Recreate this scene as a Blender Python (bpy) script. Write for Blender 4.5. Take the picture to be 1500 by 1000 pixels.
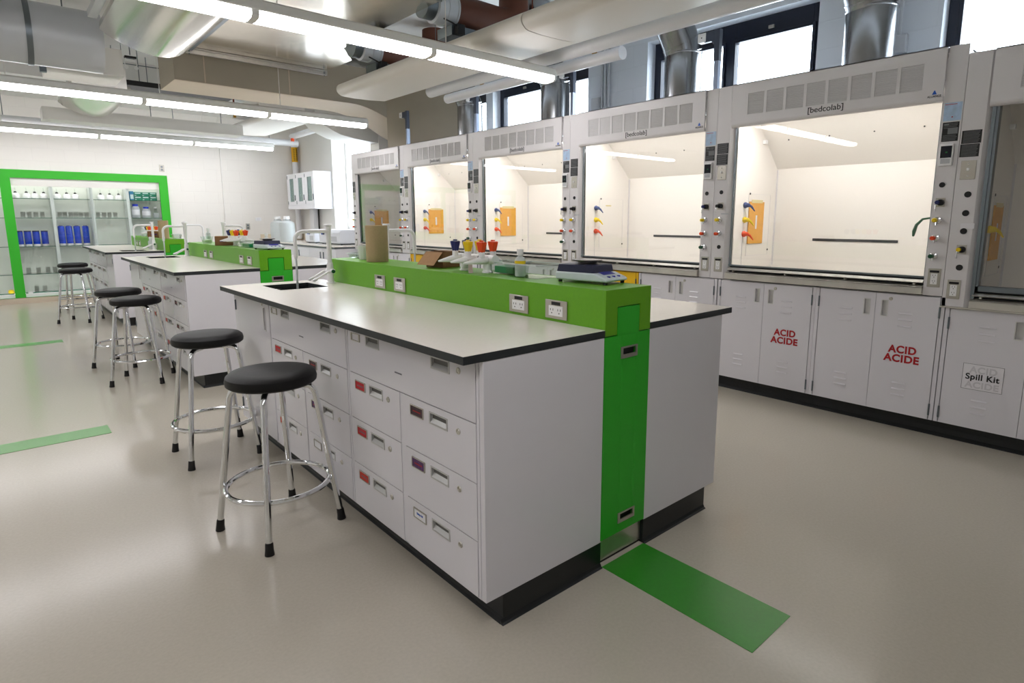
import bpy, bmesh, math, random
from math import sin, cos, pi, radians
from mathutils import Vector, Matrix

random.seed(7)
for o in list(bpy.data.objects):
    bpy.data.objects.remove(o)
S = bpy.context.scene
COL = S.collection

# ------------------------------------------------------------------ camera
cam_d = bpy.data.cameras.new('camera')
cam = bpy.data.objects.new('camera', cam_d)
COL.objects.link(cam)
S.camera = cam
cam.location = (-0.9616, -1.3623, 1.3019)
cam.rotation_euler = (pi / 2 - 0.16334, 0, -0.7291)
cam_d.sensor_width = 36.0
cam_d.lens = 36.0 * 868.47 / 1500.0
cam_d.shift_x = -25.63 / 1500.0
cam_d.shift_y = -35.3 / 1500.0
cam_d.clip_start = 0.05
cam_d.clip_end = 200

# ------------------------------------------------------------------ exposure, world
S.view_settings.view_transform = 'Standard'
S.view_settings.look = 'None'
S.view_settings.exposure = 0.22
S.view_settings.gamma = 1.0
S.view_settings.use_curve_mapping = False
w = bpy.data.worlds.new('sky')
S.world = w
w.use_nodes = True
w.node_tree.nodes['Background'].inputs[0].default_value = (0.80, 0.90, 1.0, 1)
w.node_tree.nodes['Background'].inputs[1].default_value = 9.0
LENS = 14.0      # pendant lens radiance
HOODL = 25.0     # fume hood lamp radiance


# ------------------------------------------------------------------ materials
def lin(c):
    return tuple(((x / 255) / 12.92 if x / 255 <= 0.04045 else (((x / 255) + 0.055) / 1.055) ** 2.4) for x in c)


MATS = {}


def mat(name, rgb, rough=0.5, metal=0.0, spec=0.5, noise=0.0, scale=20.0, bump=0.0, coat=0.0, emit=None, trans=0.0, ior=1.45):
    m = bpy.data.materials.new(name)
    m.use_nodes = True
    nt = m.node_tree
    b = nt.nodes['Principled BSDF']
    c = (*lin(rgb), 1)
    b.inputs['Base Color'].default_value = c
    b.inputs['Roughness'].default_value = rough
    b.inputs['Metallic'].default_value = metal
    b.inputs['Specular IOR Level'].default_value = spec
    b.inputs['Coat Weight'].default_value = coat
    b.inputs['Transmission Weight'].default_value = trans
    b.inputs['IOR'].default_value = ior
    if noise or bump:
        tc = nt.nodes.new('ShaderNodeTexCoord')
        n = nt.nodes.new('ShaderNodeTexNoise')
        n.inputs['Scale'].default_value = scale
        n.inputs['Detail'].default_value = 4
        nt.links.new(tc.outputs['Object'], n.inputs['Vector'])
        if noise:
            r = nt.nodes.new('ShaderNodeValToRGB')
            r.color_ramp.elements[0].position = 0.3
            r.color_ramp.elements[1].position = 0.7
            r.color_ramp.elements[0].color = tuple(x * (1 - noise) for x in c[:3]) + (1,)
            r.color_ramp.elements[1].color = tuple(min(1, x * (1 + noise)) for x in c[:3]) + (1,)
            nt.links.new(n.outputs['Fac'], r.inputs['Fac'])
            nt.links.new(r.outputs['Color'], b.inputs['Base Color'])
        if bump:
            bp = nt.nodes.new('ShaderNodeBump')
            bp.inputs['Strength'].default_value = bump
            bp.inputs['Distance'].default_value = 0.01
            nt.links.new(n.outputs['Fac'], bp.inputs['Height'])
            nt.links.new(bp.outputs['Normal'], b.inputs['Normal'])
    if emit:
        b.inputs['Emission Color'].default_value = (*emit[0], 1)
        b.inputs['Emission Strength'].default_value = emit[1]
    MATS[name] = m
    return m


def emitter(name, rgb, k):
    m = bpy.data.materials.new(name)
    m.use_nodes = True
    nt = m.node_tree
    nt.nodes.clear()
    e = nt.nodes.new('ShaderNodeEmission')
    e.inputs[0].default_value = (*rgb, 1)
    e.inputs[1].default_value = k
    o = nt.nodes.new('ShaderNodeOutputMaterial')
    nt.links.new(e.outputs[0], o.inputs[0])
    MATS[name] = m
    return m


def pane(name, tint=(1, 1, 1), ior=1.45, rough=0.0):
    """thin sheet of glass: clear with a Fresnel reflection"""
    m = bpy.data.materials.new(name)
    m.use_nodes = True
    nt = m.node_tree
    nt.nodes.clear()
    f = nt.nodes.new('ShaderNodeFresnel')
    # the sheet does not bend the ray, so both faces must reflect like an outer face
    gm = nt.nodes.new('ShaderNodeNewGeometry')
    mr = nt.nodes.new('ShaderNodeMapRange')
    mr.inputs[3].default_value = ior
    mr.inputs[4].default_value = 1 / ior
    nt.links.new(gm.outputs['Backfacing'], mr.inputs[0])
    nt.links.new(mr.outputs[0], f.inputs[0])
    t = nt.nodes.new('ShaderNodeBsdfTransparent')
    t.inputs[0].default_value = (*tint, 1)
    g = nt.nodes.new('ShaderNodeBsdfGlossy')
    g.inputs['Roughness'].default_value = rough
    x = nt.nodes.new('ShaderNodeMixShader')
    o = nt.nodes.new('ShaderNodeOutputMaterial')
    nt.links.new(f.outputs[0], x.inputs[0])
    nt.links.new(t.outputs[0], x.inputs[1])
    nt.links.new(g.outputs[0], x.inputs[2])
    nt.links.new(x.outputs[0], o.inputs[0])
    MATS[name] = m
    return m


def block_wall(name, rgb, axis):
    """painted concrete block"""
    m = mat(name, rgb, rough=0.45)
    nt = m.node_tree
    b = nt.nodes['Principled BSDF']
    tc = nt.nodes.new('ShaderNodeTexCoord')
    sp = nt.nodes.new('ShaderNodeSeparateXYZ')
    cb = nt.nodes.new('ShaderNodeCombineXYZ')
    nt.links.new(tc.outputs['Object'], sp.inputs[0])
    nt.links.new(sp.outputs['X' if axis == 'x' else 'Y'], cb.inputs[0])
    nt.links.new(sp.outputs['Z'], cb.inputs[1])
    br = nt.nodes.new('ShaderNodeTexBrick')
    br.inputs['Scale'].default_value = 1.0
    br.inputs['Brick Width'].default_value = 0.4
    br.inputs['Row Height'].default_value = 0.2
    br.inputs['Mortar Size'].default_value = 0.006
    br.inputs['Mortar Smooth'].default_value = 0.6
    c = lin(rgb)
    br.inputs['Color1'].default_value = (*c, 1)
    br.inputs['Color2'].default_value = (*[x * 0.993 for x in c], 1)
    br.inputs['Mortar'].default_value = (*[x * 0.965 for x in c], 1)
    nt.links.new(cb.outputs[0], br.inputs['Vector'])
    nt.links.new(br.outputs['Color'], b.inputs['Base Color'])
    bp = nt.nodes.new('ShaderNodeBump')
    bp.invert = True
    bp.inputs['Strength'].default_value = 0.18
    bp.inputs['Distance'].default_value = 0.006
    nt.links.new(br.outputs['Fac'], bp.inputs['Height'])
    nt.links.new(bp.outputs['Normal'], b.inputs['Normal'])
    return m


M = MATS
mat('floor', (186, 179, 165), rough=0.18, noise=0.035, scale=90, spec=0.45)
mat('paint', (232, 229, 224), rough=0.6)
mat('ceiling', (226, 226, 224), rough=0.8, bump=0.1, scale=30)
block_wall('block_back', (234, 230, 224), 'x')
block_wall('block_side', (214, 219, 226), 'y')
mat('cabinet', (222, 220, 225), rough=0.22, spec=0.5, noise=0.008, scale=4)
mat('hood_white', (222, 219, 220), rough=0.3, noise=0.008, scale=4)
mat('hood_liner', (240, 235, 229), rough=0.5)
mat('cabinet_far', (236, 236, 240), rough=0.4)
mat('laminate', (236, 229, 220), rough=0.2, noise=0.015, scale=60)
mat('black_core', (42, 46, 48), rough=0.45, noise=0.08, scale=60)
mat('kick', (20, 23, 25), rough=0.35, noise=0.1, scale=20)
mat('bright_green', (42, 170, 34), rough=0.42, noise=0.03, scale=80)
mat('olive_green', (98, 164, 20), rough=0.4, noise=0.03, scale=80)
mat('frame_green', (52, 178, 40), rough=0.45)
mat('floor_green', (52, 140, 40), rough=0.28, noise=0.04, scale=70)
mat('floor_green_pale', (100, 165, 88), rough=0.28, noise=0.04, scale=70)
mat('steel', (206, 203, 195), rough=0.38, metal=1.0, noise=0.08, scale=9)
mat('plate', (186, 182, 172), rough=0.34, metal=0.9)
mat('duct', (150, 152, 155), rough=0.22, metal=1.0, noise=0.12, scale=5, bump=0.15)
mat('mirror_duct', (228, 221, 208), rough=0.16, metal=1.0, noise=0.05, scale=3, bump=0.25)
mat('chrome', (226, 228, 230), rough=0.08, metal=1.0)
mat('zinc', (120, 128, 134), rough=0.35, metal=1.0)
mat('seat_vinyl', (12, 12, 13), rough=0.5, spec=0.35, noise=0.1, scale=60, bump=0.05)
mat('rubber', (14, 14, 15), rough=0.5)
mat('dark', (16, 17, 20), rough=0.5)
mat('shadow_gap', (60, 60, 62), rough=0.7)
mat('recess', (206, 205, 202), rough=0.4)
mat('vent', (216, 214, 214), rough=0.35)
mat('white_plastic', (238, 238, 238), rough=0.3)
mat('grey_plastic', (190, 192, 196), rough=0.4)
mat('offwhite_duct', (222, 221, 216), rough=0.5)
mat('wing', (216, 212, 204), rough=0.45, noise=0.01, scale=2)
mat('wing_silver', (214, 212, 206), rough=0.16, metal=0.75, noise=0.02, scale=2)
mat('beige_duct', (172, 163, 146), rough=0.6, noise=0.03, scale=3)
mat('beige_under', (205, 190, 170), rough=0.6, noise=0.03, scale=3)
mat('brown_flex', (92, 50, 32), rough=0.6, bump=0.2, scale=40)
mat('grey_duct', (196, 200, 205), rough=0.35, metal=0.15)
mat('pipe_white', (226, 226, 228), rough=0.3)
mat('window_frame', (22, 28, 44), rough=0.35)
mat('bracket', (62, 68, 82), rough=0.4, metal=0.3)
mat('bracket_light', (140, 150, 170), rough=0.3, metal=0.5)
mat('card_red', (190, 28, 40), rough=0.5)
mat('card_orange', (200, 52, 30), rough=0.5)
mat('card_dark', (60, 40, 48), rough=0.5, noise=0.5, scale=60)
mat('card_purple', (82, 44, 96), rough=0.5, noise=0.5, scale=60)
mat('card_white', (228, 228, 230), rough=0.5)
mat('paper', (230, 228, 232), rough=0.6)
mat('sign_red', (170, 12, 24), rough=0.45)
mat('ink', (16, 16, 22), rough=0.5)
mat('ink_faint', (206, 204, 208), rough=0.5)
mat('ink_grey', (110, 110, 118), rough=0.5)
mat('ink_blue', (30, 90, 190), rough=0.5)
mat('notice_blue', (176, 200, 226), rough=0.5, noise=0.12, scale=30)
mat('label_black', (18, 19, 20), rough=0.35)
mat('label_print', (120, 122, 124), rough=0.5)
mat('screen', (8, 18, 30), rough=0.15)
mat('screen_green', (18, 90, 40), rough=0.3)
mat('navy', (24, 34, 92), rough=0.35)
mat('yellow', (238, 206, 20), rough=0.35)
mat('orange', (232, 76, 24), rough=0.35)
mat('green_cap', (20, 80, 50), rough=0.35)
mat('blue_valve', (60, 76, 130), rough=0.35)
mat('red_plastic', (214, 40, 30), rough=0.35)
mat('envelope', (226, 164, 70), rough=0.6, noise=0.06, scale=30)
mat('tape', (220, 205, 150), rough=0.5)
mat('kraft', (166, 126, 84), rough=0.75, noise=0.05, scale=30)
mat('kraft_dark', (128, 92, 56), rough=0.75, noise=0.05, scale=30)
mat('towel', (170, 150, 112), rough=0.85, noise=0.04, scale=120)
mat('yellow_cabinet', (238, 188, 16), rough=0.35)
mat('scale_body', (200, 210, 212), rough=0.35)
mat('scale_dark', (36, 38, 66), rough=0.4)
mat('scale_blue', (40, 40, 150), rough=0.35)
mat('balance_pan', (150, 146, 140), rough=0.3, metal=0.9)
mat('bottle_blue', (26, 66, 190), rough=0.2, noise=0.15, scale=14)
mat('cap_blue', (30, 60, 200), rough=0.3)
mat('box_green', (16, 120, 92), rough=0.5)
mat('box_pale', (200, 218, 214), rough=0.5)
mat('box_blue', (40, 120, 160), rough=0.5)
mat('reagent_green', (40, 150, 96), rough=0.3)
mat('milky', (222, 228, 228), rough=0.35, trans=0.35)
mat('salt', (210, 222, 196), rough=0.7)
mat('shelf_back', (232, 236, 228), rough=0.5)
mat('shelf_side', (214, 220, 216), rough=0.45)
mat('copper', (120, 60, 40), rough=0.4, metal=0.5)
mat('brass', (170, 130, 60), rough=0.35, metal=0.9)
mat('backsplash', (222, 208, 184), rough=0.4)
mat('pipe_label', (232, 176, 24), rough=0.5)
mat('outside', (225, 235, 245), rough=0.9)
mat('instrument', (222, 224, 230), rough=0.35)
mat('red_lid', (168, 60, 54), rough=0.4)
pane('sash_glass', (0.985, 0.99, 0.985))
pane('clear_glass', (0.985, 0.995, 0.99))
pane('faint_glass', (0.985, 0.99, 0.985), 1.2)
pane('clear_plastic', (0.93, 0.96, 0.94), 1.4, 0.05)
pane('frosted', (0.72, 0.80, 0.78), 1.4, 0.1)
mat('shelf_edge', (36, 110, 84), rough=0.15)
emitter('lens', (1.0, 0.975, 1.0), LENS)
emitter('case_fill', (1.0, 0.98, 0.96), 7.0)  # glow of the strips added to brighten the display cabinet
mat('pull_shade', (96, 95, 92), rough=0.5)
mat('pull_frame', (188, 188, 186), rough=0.35, metal=0.3)
emitter('hood_lamp', (1.0, 0.975, 0.95), HOODL)


# ------------------------------------------------------------------ mesh helpers
class MB:
    def __init__(s):
        s.v = []
        s.f = []

    def add(s, vs, fs):
        n = len(s.v)
        s.v += [tuple(v) for v in vs]
        s.f += [tuple(i + n for i in f) for f in fs]
        return s

    def box(s, x0, x1, y0, y1, z0, z1):
        if x0 > x1: x0, x1 = x1, x0
        if y0 > y1: y0, y1 = y1, y0
        if z0 > z1: z0, z1 = z1, z0
        v = [(x0, y0, z0), (x1, y0, z0), (x1, y1, z0), (x0, y1, z0), (x0, y0, z1), (x1, y0, z1), (x1, y1, z1), (x0, y1, z1)]
        return s.add(v, [(0, 3, 2, 1), (4, 5, 6, 7), (0, 1, 5, 4), (1, 2, 6, 5), (2, 3, 7, 6), (3, 0, 4, 7)])

    def prism(s, poly, axis, a, b):
        """poly: list of 2d points; axis x -> (y,z), y -> (x,z), z -> (x,y)"""
        def P(p, t):
            return {'x': (t, p[0], p[1]), 'y': (p[0], t, p[1]), 'z': (p[0], p[1], t)}[axis]
        n = len(poly)
        v = [P(p, a) for p in poly] + [P(p, b) for p in poly]
        f = [tuple(range(n)), tuple(range(2 * n - 1, n - 1, -1))]
        f += [(i, (i + 1) % n, (i + 1) % n + n, i + n) for i in range(n)]
        return s.add(v, f)

    def tube(s, pts, r, seg=10, cap=True, closed=False):
        pts = [Vector(p) for p in pts]
        n = len(pts)
        rs = r if isinstance(r, (list, tuple)) else [r] * n
        rings = []
        prev = None
        for i, p in enumerate(pts):
            if closed:
                t = pts[(i + 1) % n] - pts[i - 1]
            else:
                t = pts[min(i + 1, n - 1)] - pts[max(i - 1, 0)]
            t.normalize()
            if prev is None:
                a = Vector((0, 0, 1)) if abs(t.z) < 0.9 else Vector((1, 0, 0))
                u = t.cross(a).normalized()
            else:
                u = (prev - t * prev.dot(t)).normalized()
            prev = u
            w_ = t.cross(u)
            rings.append([p + (u * cos(2 * pi * k / seg) + w_ * sin(2 * pi * k / seg)) * rs[i] for k in range(seg)])
        v = [q for ring in rings for q in ring]
        f = []
        m = n if closed else n - 1
        for i in range(m):
            j = (i + 1) % n
            for k in range(seg):
                l = (k + 1) % seg
                f.append((i * seg + k, i * seg + l, j * seg + l, j * seg + k))
        if cap and not closed:
            f.append(tuple(range(seg - 1, -1, -1)))
            f.append(tuple((n - 1) * seg + k for k in range(seg)))
        return s.add(v, f)

    def cyl(s, p0, p1, r0, r1=None, seg=20):
        return s.tube([p0, p1], [r0, r0 if r1 is None else r1], seg)

    def lathe(s, prof, c=(0, 0, 0), seg=28, axis='z', lobes=0, amp=0.0):
        """prof: (radius, height) pairs from one end to the other"""
        v = []
        for r, h in prof:
            for k in range(seg):
                a = 2 * pi * k / seg
                rr = r * (1 + amp * cos(lobes * a)) if lobes else r
                x, y = rr * cos(a), rr * sin(a)
                p = {'z': (x, y, h), 'x': (h, x, y), 'y': (x, h, y)}[axis]
                v.append((c[0] + p[0], c[1] + p[1], c[2] + p[2]))
        f = []
        for i in range(len(prof) - 1):
            for k in range(seg):
                l = (k + 1) % seg
                f.append((i * seg + k, i * seg + l, (i + 1) * seg + l, (i + 1) * seg + k))
        f.append(tuple(range(seg - 1, -1, -1)))
        f.append(tuple((len(prof) - 1) * seg + k for k in range(seg)))
        return s.add(v, f)

    def holed(s, axis, t0, t1, rect, holes):
        """plate with rectangular holes, in the plane normal to axis; rect/holes = (a0,a1,b0,b1)"""
        A = sorted({rect[0], rect[1], *[h[0] for h in holes], *[h[1] for h in holes]})
        B = sorted({rect[2], rect[3], *[h[2] for h in holes], *[h[3] for h in holes]})
        for i in range(len(A) - 1):
            run = None
            for j in range(len(B) - 1):
                ca, cb = (A[i] + A[i + 1]) / 2, (B[j] + B[j + 1]) / 2
                solid = not any(h[0] < ca < h[1] and h[2] < cb < h[3] for h in holes)
                if solid:
                    if run is None: run = B[j]
                    end = B[j + 1]
                if (not solid or j == len(B) - 2) and run is not None:
                    if axis == 'x': s.box(t0, t1, A[i], A[i + 1], run, end)
                    elif axis == 'y': s.box(A[i], A[i + 1], t0, t1, run, end)
                    else: s.box(A[i], A[i + 1], run, end, t0, t1)
                    run = None
        return s

    def build(s, name, m, parent=None, loc=(0, 0, 0), bevel=0, smooth=True, label=None, merge=False):
        me = bpy.data.meshes.new(name)
        me.from_pydata(s.v, [], s.f)
        bm = bmesh.new()
        bm.from_mesh(me)
        if merge:
            bmesh.ops.remove_doubles(bm, verts=bm.verts, dist=1e-5)
        bmesh.ops.recalc_face_normals(bm, faces=bm.faces)
        bm.to_mesh(me)
        bm.free()
        if smooth:
            me.shade_smooth() if hasattr(me, 'shade_smooth') else [setattr(p, 'use_smooth', True) for p in me.polygons]
            try:
                me.set_sharp_from_angle(angle=radians(35))
            except Exception:
                pass
        me.materials.append(MATS[m])
        o = bpy.data.objects.new(name, me)
        COL.objects.link(o)
        o.location = loc
        if parent: o.parent = parent
        if bevel:
            b = o.modifiers.new('bevel', 'BEVEL')
            b.width = bevel
            b.segments = 2
            b.limit_method = 'ANGLE'
            b.harden_normals = False
        if label: o['label'] = label
        return o


def thing(name, label, cat, loc=(0, 0, 0), rz=0, group=None):
    o = bpy.data.objects.new(name, None)
    o.empty_display_size = 0.05
    COL.objects.link(o)
    o.location = loc
    o.rotation_euler = (0, 0, rz)
    tag(o, label, cat, group)
    return o


def tag(o, label, cat, group=None):
    o['label'] = label
    o['category'] = cat
    if group: o['group'] = group
    return o


def struct(o):
    o['kind'] = 'structure'
    return o


def dup(o, loc=None, rz=None, label=None, group=None, parent=None):
    c = o.copy()
    COL.objects.link(c)
    if parent: c.parent = parent
    if loc is not None: c.location = loc
    if rz is not None: c.rotation_euler = (0, 0, rz)
    if label: c['label'] = label
    if group: c['group'] = group
    for ch in o.children:
        dup(ch, parent=c)
    return c


def text(txt, size, m, parent, origin, rot='-x', bold=0.0, depth=0.0008, name='lettering', align='CENTER', sx=1.0, space=1.0, label=None, fit=None, chars=1.0):
    """flat letters; rot '-x': faces -X and reads towards -Y; '-y': faces -Y and reads towards +X"""
    cu = bpy.data.curves.new(name, 'FONT')
    cu.body = txt
    cu.size = size
    cu.align_x = align
    cu.align_y = 'CENTER'
    cu.offset = bold
    cu.extrude = depth
    cu.space_line = space
    cu.space_character = chars
    to = bpy.data.objects.new('tmp', cu)
    COL.objects.link(to)
    dg = bpy.context.evaluated_depsgraph_get()
    me = bpy.data.meshes.new_from_object(to.evaluated_get(dg))
    bpy.data.objects.remove(to)
    R = Matrix(((0, 0, -1), (-1, 0, 0), (0, 1, 0))) if rot == '-x' else Matrix(((1, 0, 0), (0, 0, -1), (0, 1, 0)))
    if fit:
        xs = [v.co.x for v in me.vertices]
        ys = [v.co.y for v in me.vertices]
        cx, cy_ = (max(xs) + min(xs)) / 2, (max(ys) + min(ys)) / 2
        me.transform(Matrix.Translation((-cx, -cy_, 0)))
        me.transform(Matrix.Diagonal((fit[0] / (max(xs) - min(xs)), fit[1] / (max(ys) - min(ys)), 1, 1)))
    else:
        me.transform(Matrix.Diagonal((sx, 1, 1, 1)))
    me.transform(R.to_4x4())
    me.materials.clear()
    me.materials.append(MATS[m])
    o = bpy.data.objects.new(name, me)
    COL.objects.link(o)
    o.location = origin
    if parent: o.parent = parent
    if label: o['label'] = label
    return o

# ================================================================== the room
XW, XF, YB, YR = 3.97, 3.72, 10.85, 11.22     # window wall, its nearer far stretch, back wall, recess back
XL, YF, ZC = -4.6, -4.6, 3.5
struct(MB().box(XL - .2, XW + .3, YF - .2, YR + .1, -.1, 0).build('floor', 'floor', smooth=False))
struct(MB().box(XL - .2, XW + .3, YF - .2, YR + .1, ZC, ZC + .1).build('ceiling', 'ceiling', smooth=False))
for k, (x0, x1, y0, y1, m) in enumerate([(-.0, .0, 0, 0, 0)][:0]): pass
# green floor inlays
def inlay(x0, x1, y0, y1, m, label):
    return tag(MB().box(x0, x1, y0, y1, 0.0005, 0.002).build('floor_strip', m, smooth=False), label, 'floor strip')
inlay(.62, .874, -.61, -.004, 'floor_green', 'green strip in the floor leading out from the end of the nearest island')
inlay(-3.2, -.555, 2.975, 3.162, 'floor_green_pale', 'nearer of the two pale green floor strips at the left')
inlay(-3.2, -.535, 6.655, 6.83, 'floor_green_pale', 'farther of the two pale green floor strips at the left')

# back wall with the recess of the display cabinet
RX0, RX1, RZ0, RZ1 = -3.05, 1.395, 0.09, 2.06
struct(MB().holed('y', YB, YB + .12, (XL, XW + .2, 0, ZC), [(RX0 + .06, RX1 - .06, RZ0 + .0, RZ1 - .06)]).build('wall_back', 'block_back', smooth=False))
struct(MB().box(XL, XW + .19, 9.0, YB - .001, 3.15, ZC).build('ceiling', 'ceiling', smooth=False))
struct(MB().box(XL - .12, XL, YF, YR, 0, ZC).build('wall_left', 'paint', smooth=False))
struct(MB().box(XL, XW + .2, YF - .12, YF, 0, ZC).build('wall_front', 'paint', smooth=False))
# window wall: deep reveals over the fume hoods, and a nearer stretch beyond them
wins = [(-1.75, -.03), (.80, 2.43), (3.21, 4.86), (5.0, 6.6)]
ZT, ZB = 3.0, 1.95
struct(MB().holed('x', XW, XW + .2, (YF, 7.45, 0, ZC), [(a, b, ZB, ZT) for a, b in wins]).build('wall_right', 'block_side', smooth=False))
struct(MB().holed('x', XF, XF + .45, (7.45, YB, 0, ZC), [(7.75, 9.22, 1.12, 2.9)]).build('wall_right', 'paint', smooth=False))
for i, (a, b) in enumerate(wins):
    fr = MB()
    x0, x1 = XW + .12, XW + .17
    holes = [(a + .09, (a + b) / 2 - .06, ZB + .08, ZT - .17), ((a + b) / 2 + .06, b - .09, ZB + .08, ZT - .17)] if i != 2 else [(a + .09, a + .58, ZB + .08, ZT - .17), (a + .72, b - .1, ZB + .08, ZT - .17)]
    fr.holed('x', x0, x1, (a + .001, b - .001, ZB + .001, ZT - .001), holes)
    for h in holes:
        fr.holed('x', x0 - .02, x0, (h[0] - .025, h[1] + .025, h[2] - .025, h[3] + .025), [h])
    wf = struct(fr.build('window_%d' % (i + 1), 'window_frame', bevel=.003, smooth=False))
    for h in holes:
        MB().box(x0 + .02, x0 + .026, h[0], h[1], h[2], h[3]).build('pane', 'sash_glass', wf, smooth=False)
        MB().box(x0 - .035, x0 - .02, (h[0] + h[1]) / 2 - .02, (h[0] + h[1]) / 2 + .03, h[3] + .05, h[3] + .075).build('latch', 'plate', wf, bevel=.002)
fr = MB().holed('x', XF + .25, XF + .30, (7.751, 9.219, 1.121, 2.899), [(7.80, 9.17, 1.17, 2.85)])
wf = struct(fr.build('window_5', 'white_plastic', smooth=False))
MB().box(XF + .27, XF + .276, 7.80, 9.17, 1.17, 2.85).build('pane', 'sash_glass', wf, smooth=False)
MB().box(XF - .05, XF - .002, 7.72, 9.25, 1.085, 1.115).build('window_sill', 'grey_plastic', wf, bevel=.003)
# skirting
struct(MB().box(RX1 - .0, XF, YB - .012, YB, 0, .09).build('baseboard_back', 'kick', smooth=False))
struct(MB().box(XL, RX1, YB - .03, YB, 0, .088).build('baseboard_back', 'beige_under', smooth=False))

# ================================================================== islands
L, PIT = 2.471, 3.6923
WT, TH, KZ = .914, .026, .101
XA, XB, XG0, XG1, XC0, XC1 = 0.0, 1.478, .616, .876, .071, 1.400
GZ, GL = 1.056, 2.36


def pull(parent, yc, zc, w_=.098, h=.033):
    """recessed drawer pull at the front plane x = 0"""
    y0, y1, z0, z1 = yc - w_ / 2, yc + w_ / 2, zc - h / 2, zc + h / 2
    m = MB().holed('x', -.0018, .001, (y0 - .006, y1 + .006, z0 - .005, z1 + .005), [(y0, y1, z0, z1)])
    MB().box(.009, .011, y0, y1, z0, z1).build('pull_cup', 'pull_shade', parent, smooth=False)  # dark back face: shade inside the recess put into the colour
    m.box(-.001, .010, y0, y0 + .001, z0, z1).box(-.001, .010, y1 - .001, y1, z0, z1)
    m.prism([(-.001, z1 - .0003), (.010, z1 - .0003), (.010, z1 - .004)], 'y', y0, y1)
    m.box(-.001, .010, y0, y1, z0, z0 + .001)
    m.prism([(-.001, z0 + .001), (.009, z0 + .001), (.009, z0 + .013)], 'y', y0 + .001, y1 - .001)
    return m.build('pull', 'pull_frame', parent, smooth=False)


def lock(parent, yc, zc):
    m = MB().lathe([(.0065, -.002), (.0075, -.004), (.0095, -.004), (.011, -.002), (.011, .002), (.006, .002)], (0, yc, zc), 16, 'x')
    m.lathe([(0, -.0035), (.0045, -.0035), (.0045, .001), (0, .001)], (0, yc, zc), 12, 'x')
    o = m.build('lock', 'steel', parent)
    return o


def card(parent, yc, zc, m, w_=.078, h=.032, txt=None):
    MB().holed('x', -.004, 0, (yc - w_ / 2 - .003, yc + w_ / 2 + .003, zc - h / 2 - .003, zc + h / 2 + .003),
               [(yc - w_ / 2, yc + w_ / 2, zc - h / 2, zc + h / 2)]).build('card_holder', 'plate', parent, smooth=False)
    MB().box(-.002, -.0003, yc - w_ / 2, yc + w_ / 2, zc - h / 2, zc + h / 2).build('card', m, parent, smooth=False,
        label={'card_red': 'red card', 'card_orange': 'orange-red card', 'card_dark': 'dark patterned card', 'card_purple': 'purple patterned card'}.get(m, 'white card'))
    if txt:
        text(txt, .011, 'ink_blue', parent, (-.0025, yc, zc + .002), name='card_print')
    elif m in ('card_red', 'card_orange', 'card_dark', 'card_purple'):
        MB().box(-.0026, -.002, yc - w_ * .32, yc + w_ * .32, zc - .003, zc + .001).build('card_print', 'sign_red' if m in ('card_dark', 'card_purple') else 'ink_grey', parent, smooth=False)


def drawer(parent, y0, y1, z0, z1, pulls, lk=None, crd=None, extra=None):
    holes = [(p[0] - .049, p[0] + .049, p[1] - .0165, p[1] + .0165) for p in pulls]
    d = MB().holed('x', 0, .018, (y0, y1, z0, z1), holes).build('drawer', 'cabinet', parent, smooth=False)
    for p in pulls: pull(d, *p)
    if lk: lock(d, *lk)
    if crd: card(d, *crd)
    return d


def drawer_cabinet(loc, y0, w_, label, flip=False, cards=None):
    """unit with one wide drawer over two columns of three drawers; local front plane x=0, y from 0 to w_"""
    t = thing('drawer_cabinet', label, 'drawer cabinet', (loc[0], loc[1] + y0, 0), 0, None)
    top = WT - TH - .002
    b = MB().box(.02, .53, 0, w_, KZ, top)
    b.box(0.002, .02, 0, .012, KZ, top).box(.002, .02, w_ - .012, w_, KZ, top)
    c = w_ * .515
    b.box(.002, .02, c - .017, c + .017, KZ, .683)
    b.box(.002, .02, .012, w_ - .012, KZ, KZ + .004)
    b.build('body', 'cabinet', t, smooth=False)
    e = .014
    drawer(t, e, w_ - e, .688, top - .002, [(.23 * w_ + 0, .837), (.755 * w_, .837)], (.112 * w_, .837))
    d = t.children[-1]
    MB().holed('x', -.004, 0, (.87 * w_, .955 * w_, .822, .853), [(.878 * w_, .947 * w_, .825, .850)]).build('card_holder', 'plate', d, smooth=False)
    MB().box(-.0012, 0, .51 * w_, .565 * w_, .752, .757).build('badge', 'ink_grey', d, smooth=False)
    for k in range(3):
        z1 = .684 - k * .1945
        z0 = z1 - .191 if k < 2 else KZ + .006
        zc = z1 - .043
        drawer(t, c + .018, w_ - e, z0, z1, [(c + .225 * w_, zc)], (c + .115 * w_, zc - .004), (c + .37 * w_, zc, cards[0][k]))
        drawer(t, e, c - .018, z0, z1, [(.25 * w_, zc)], (.12 * w_, zc - .004), (.40 * w_, zc, cards[1][k]) + ((.078, .032, 'Safety kit') if cards[1][k] == 'card_white' and flip is None else ()))
    return t


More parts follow.
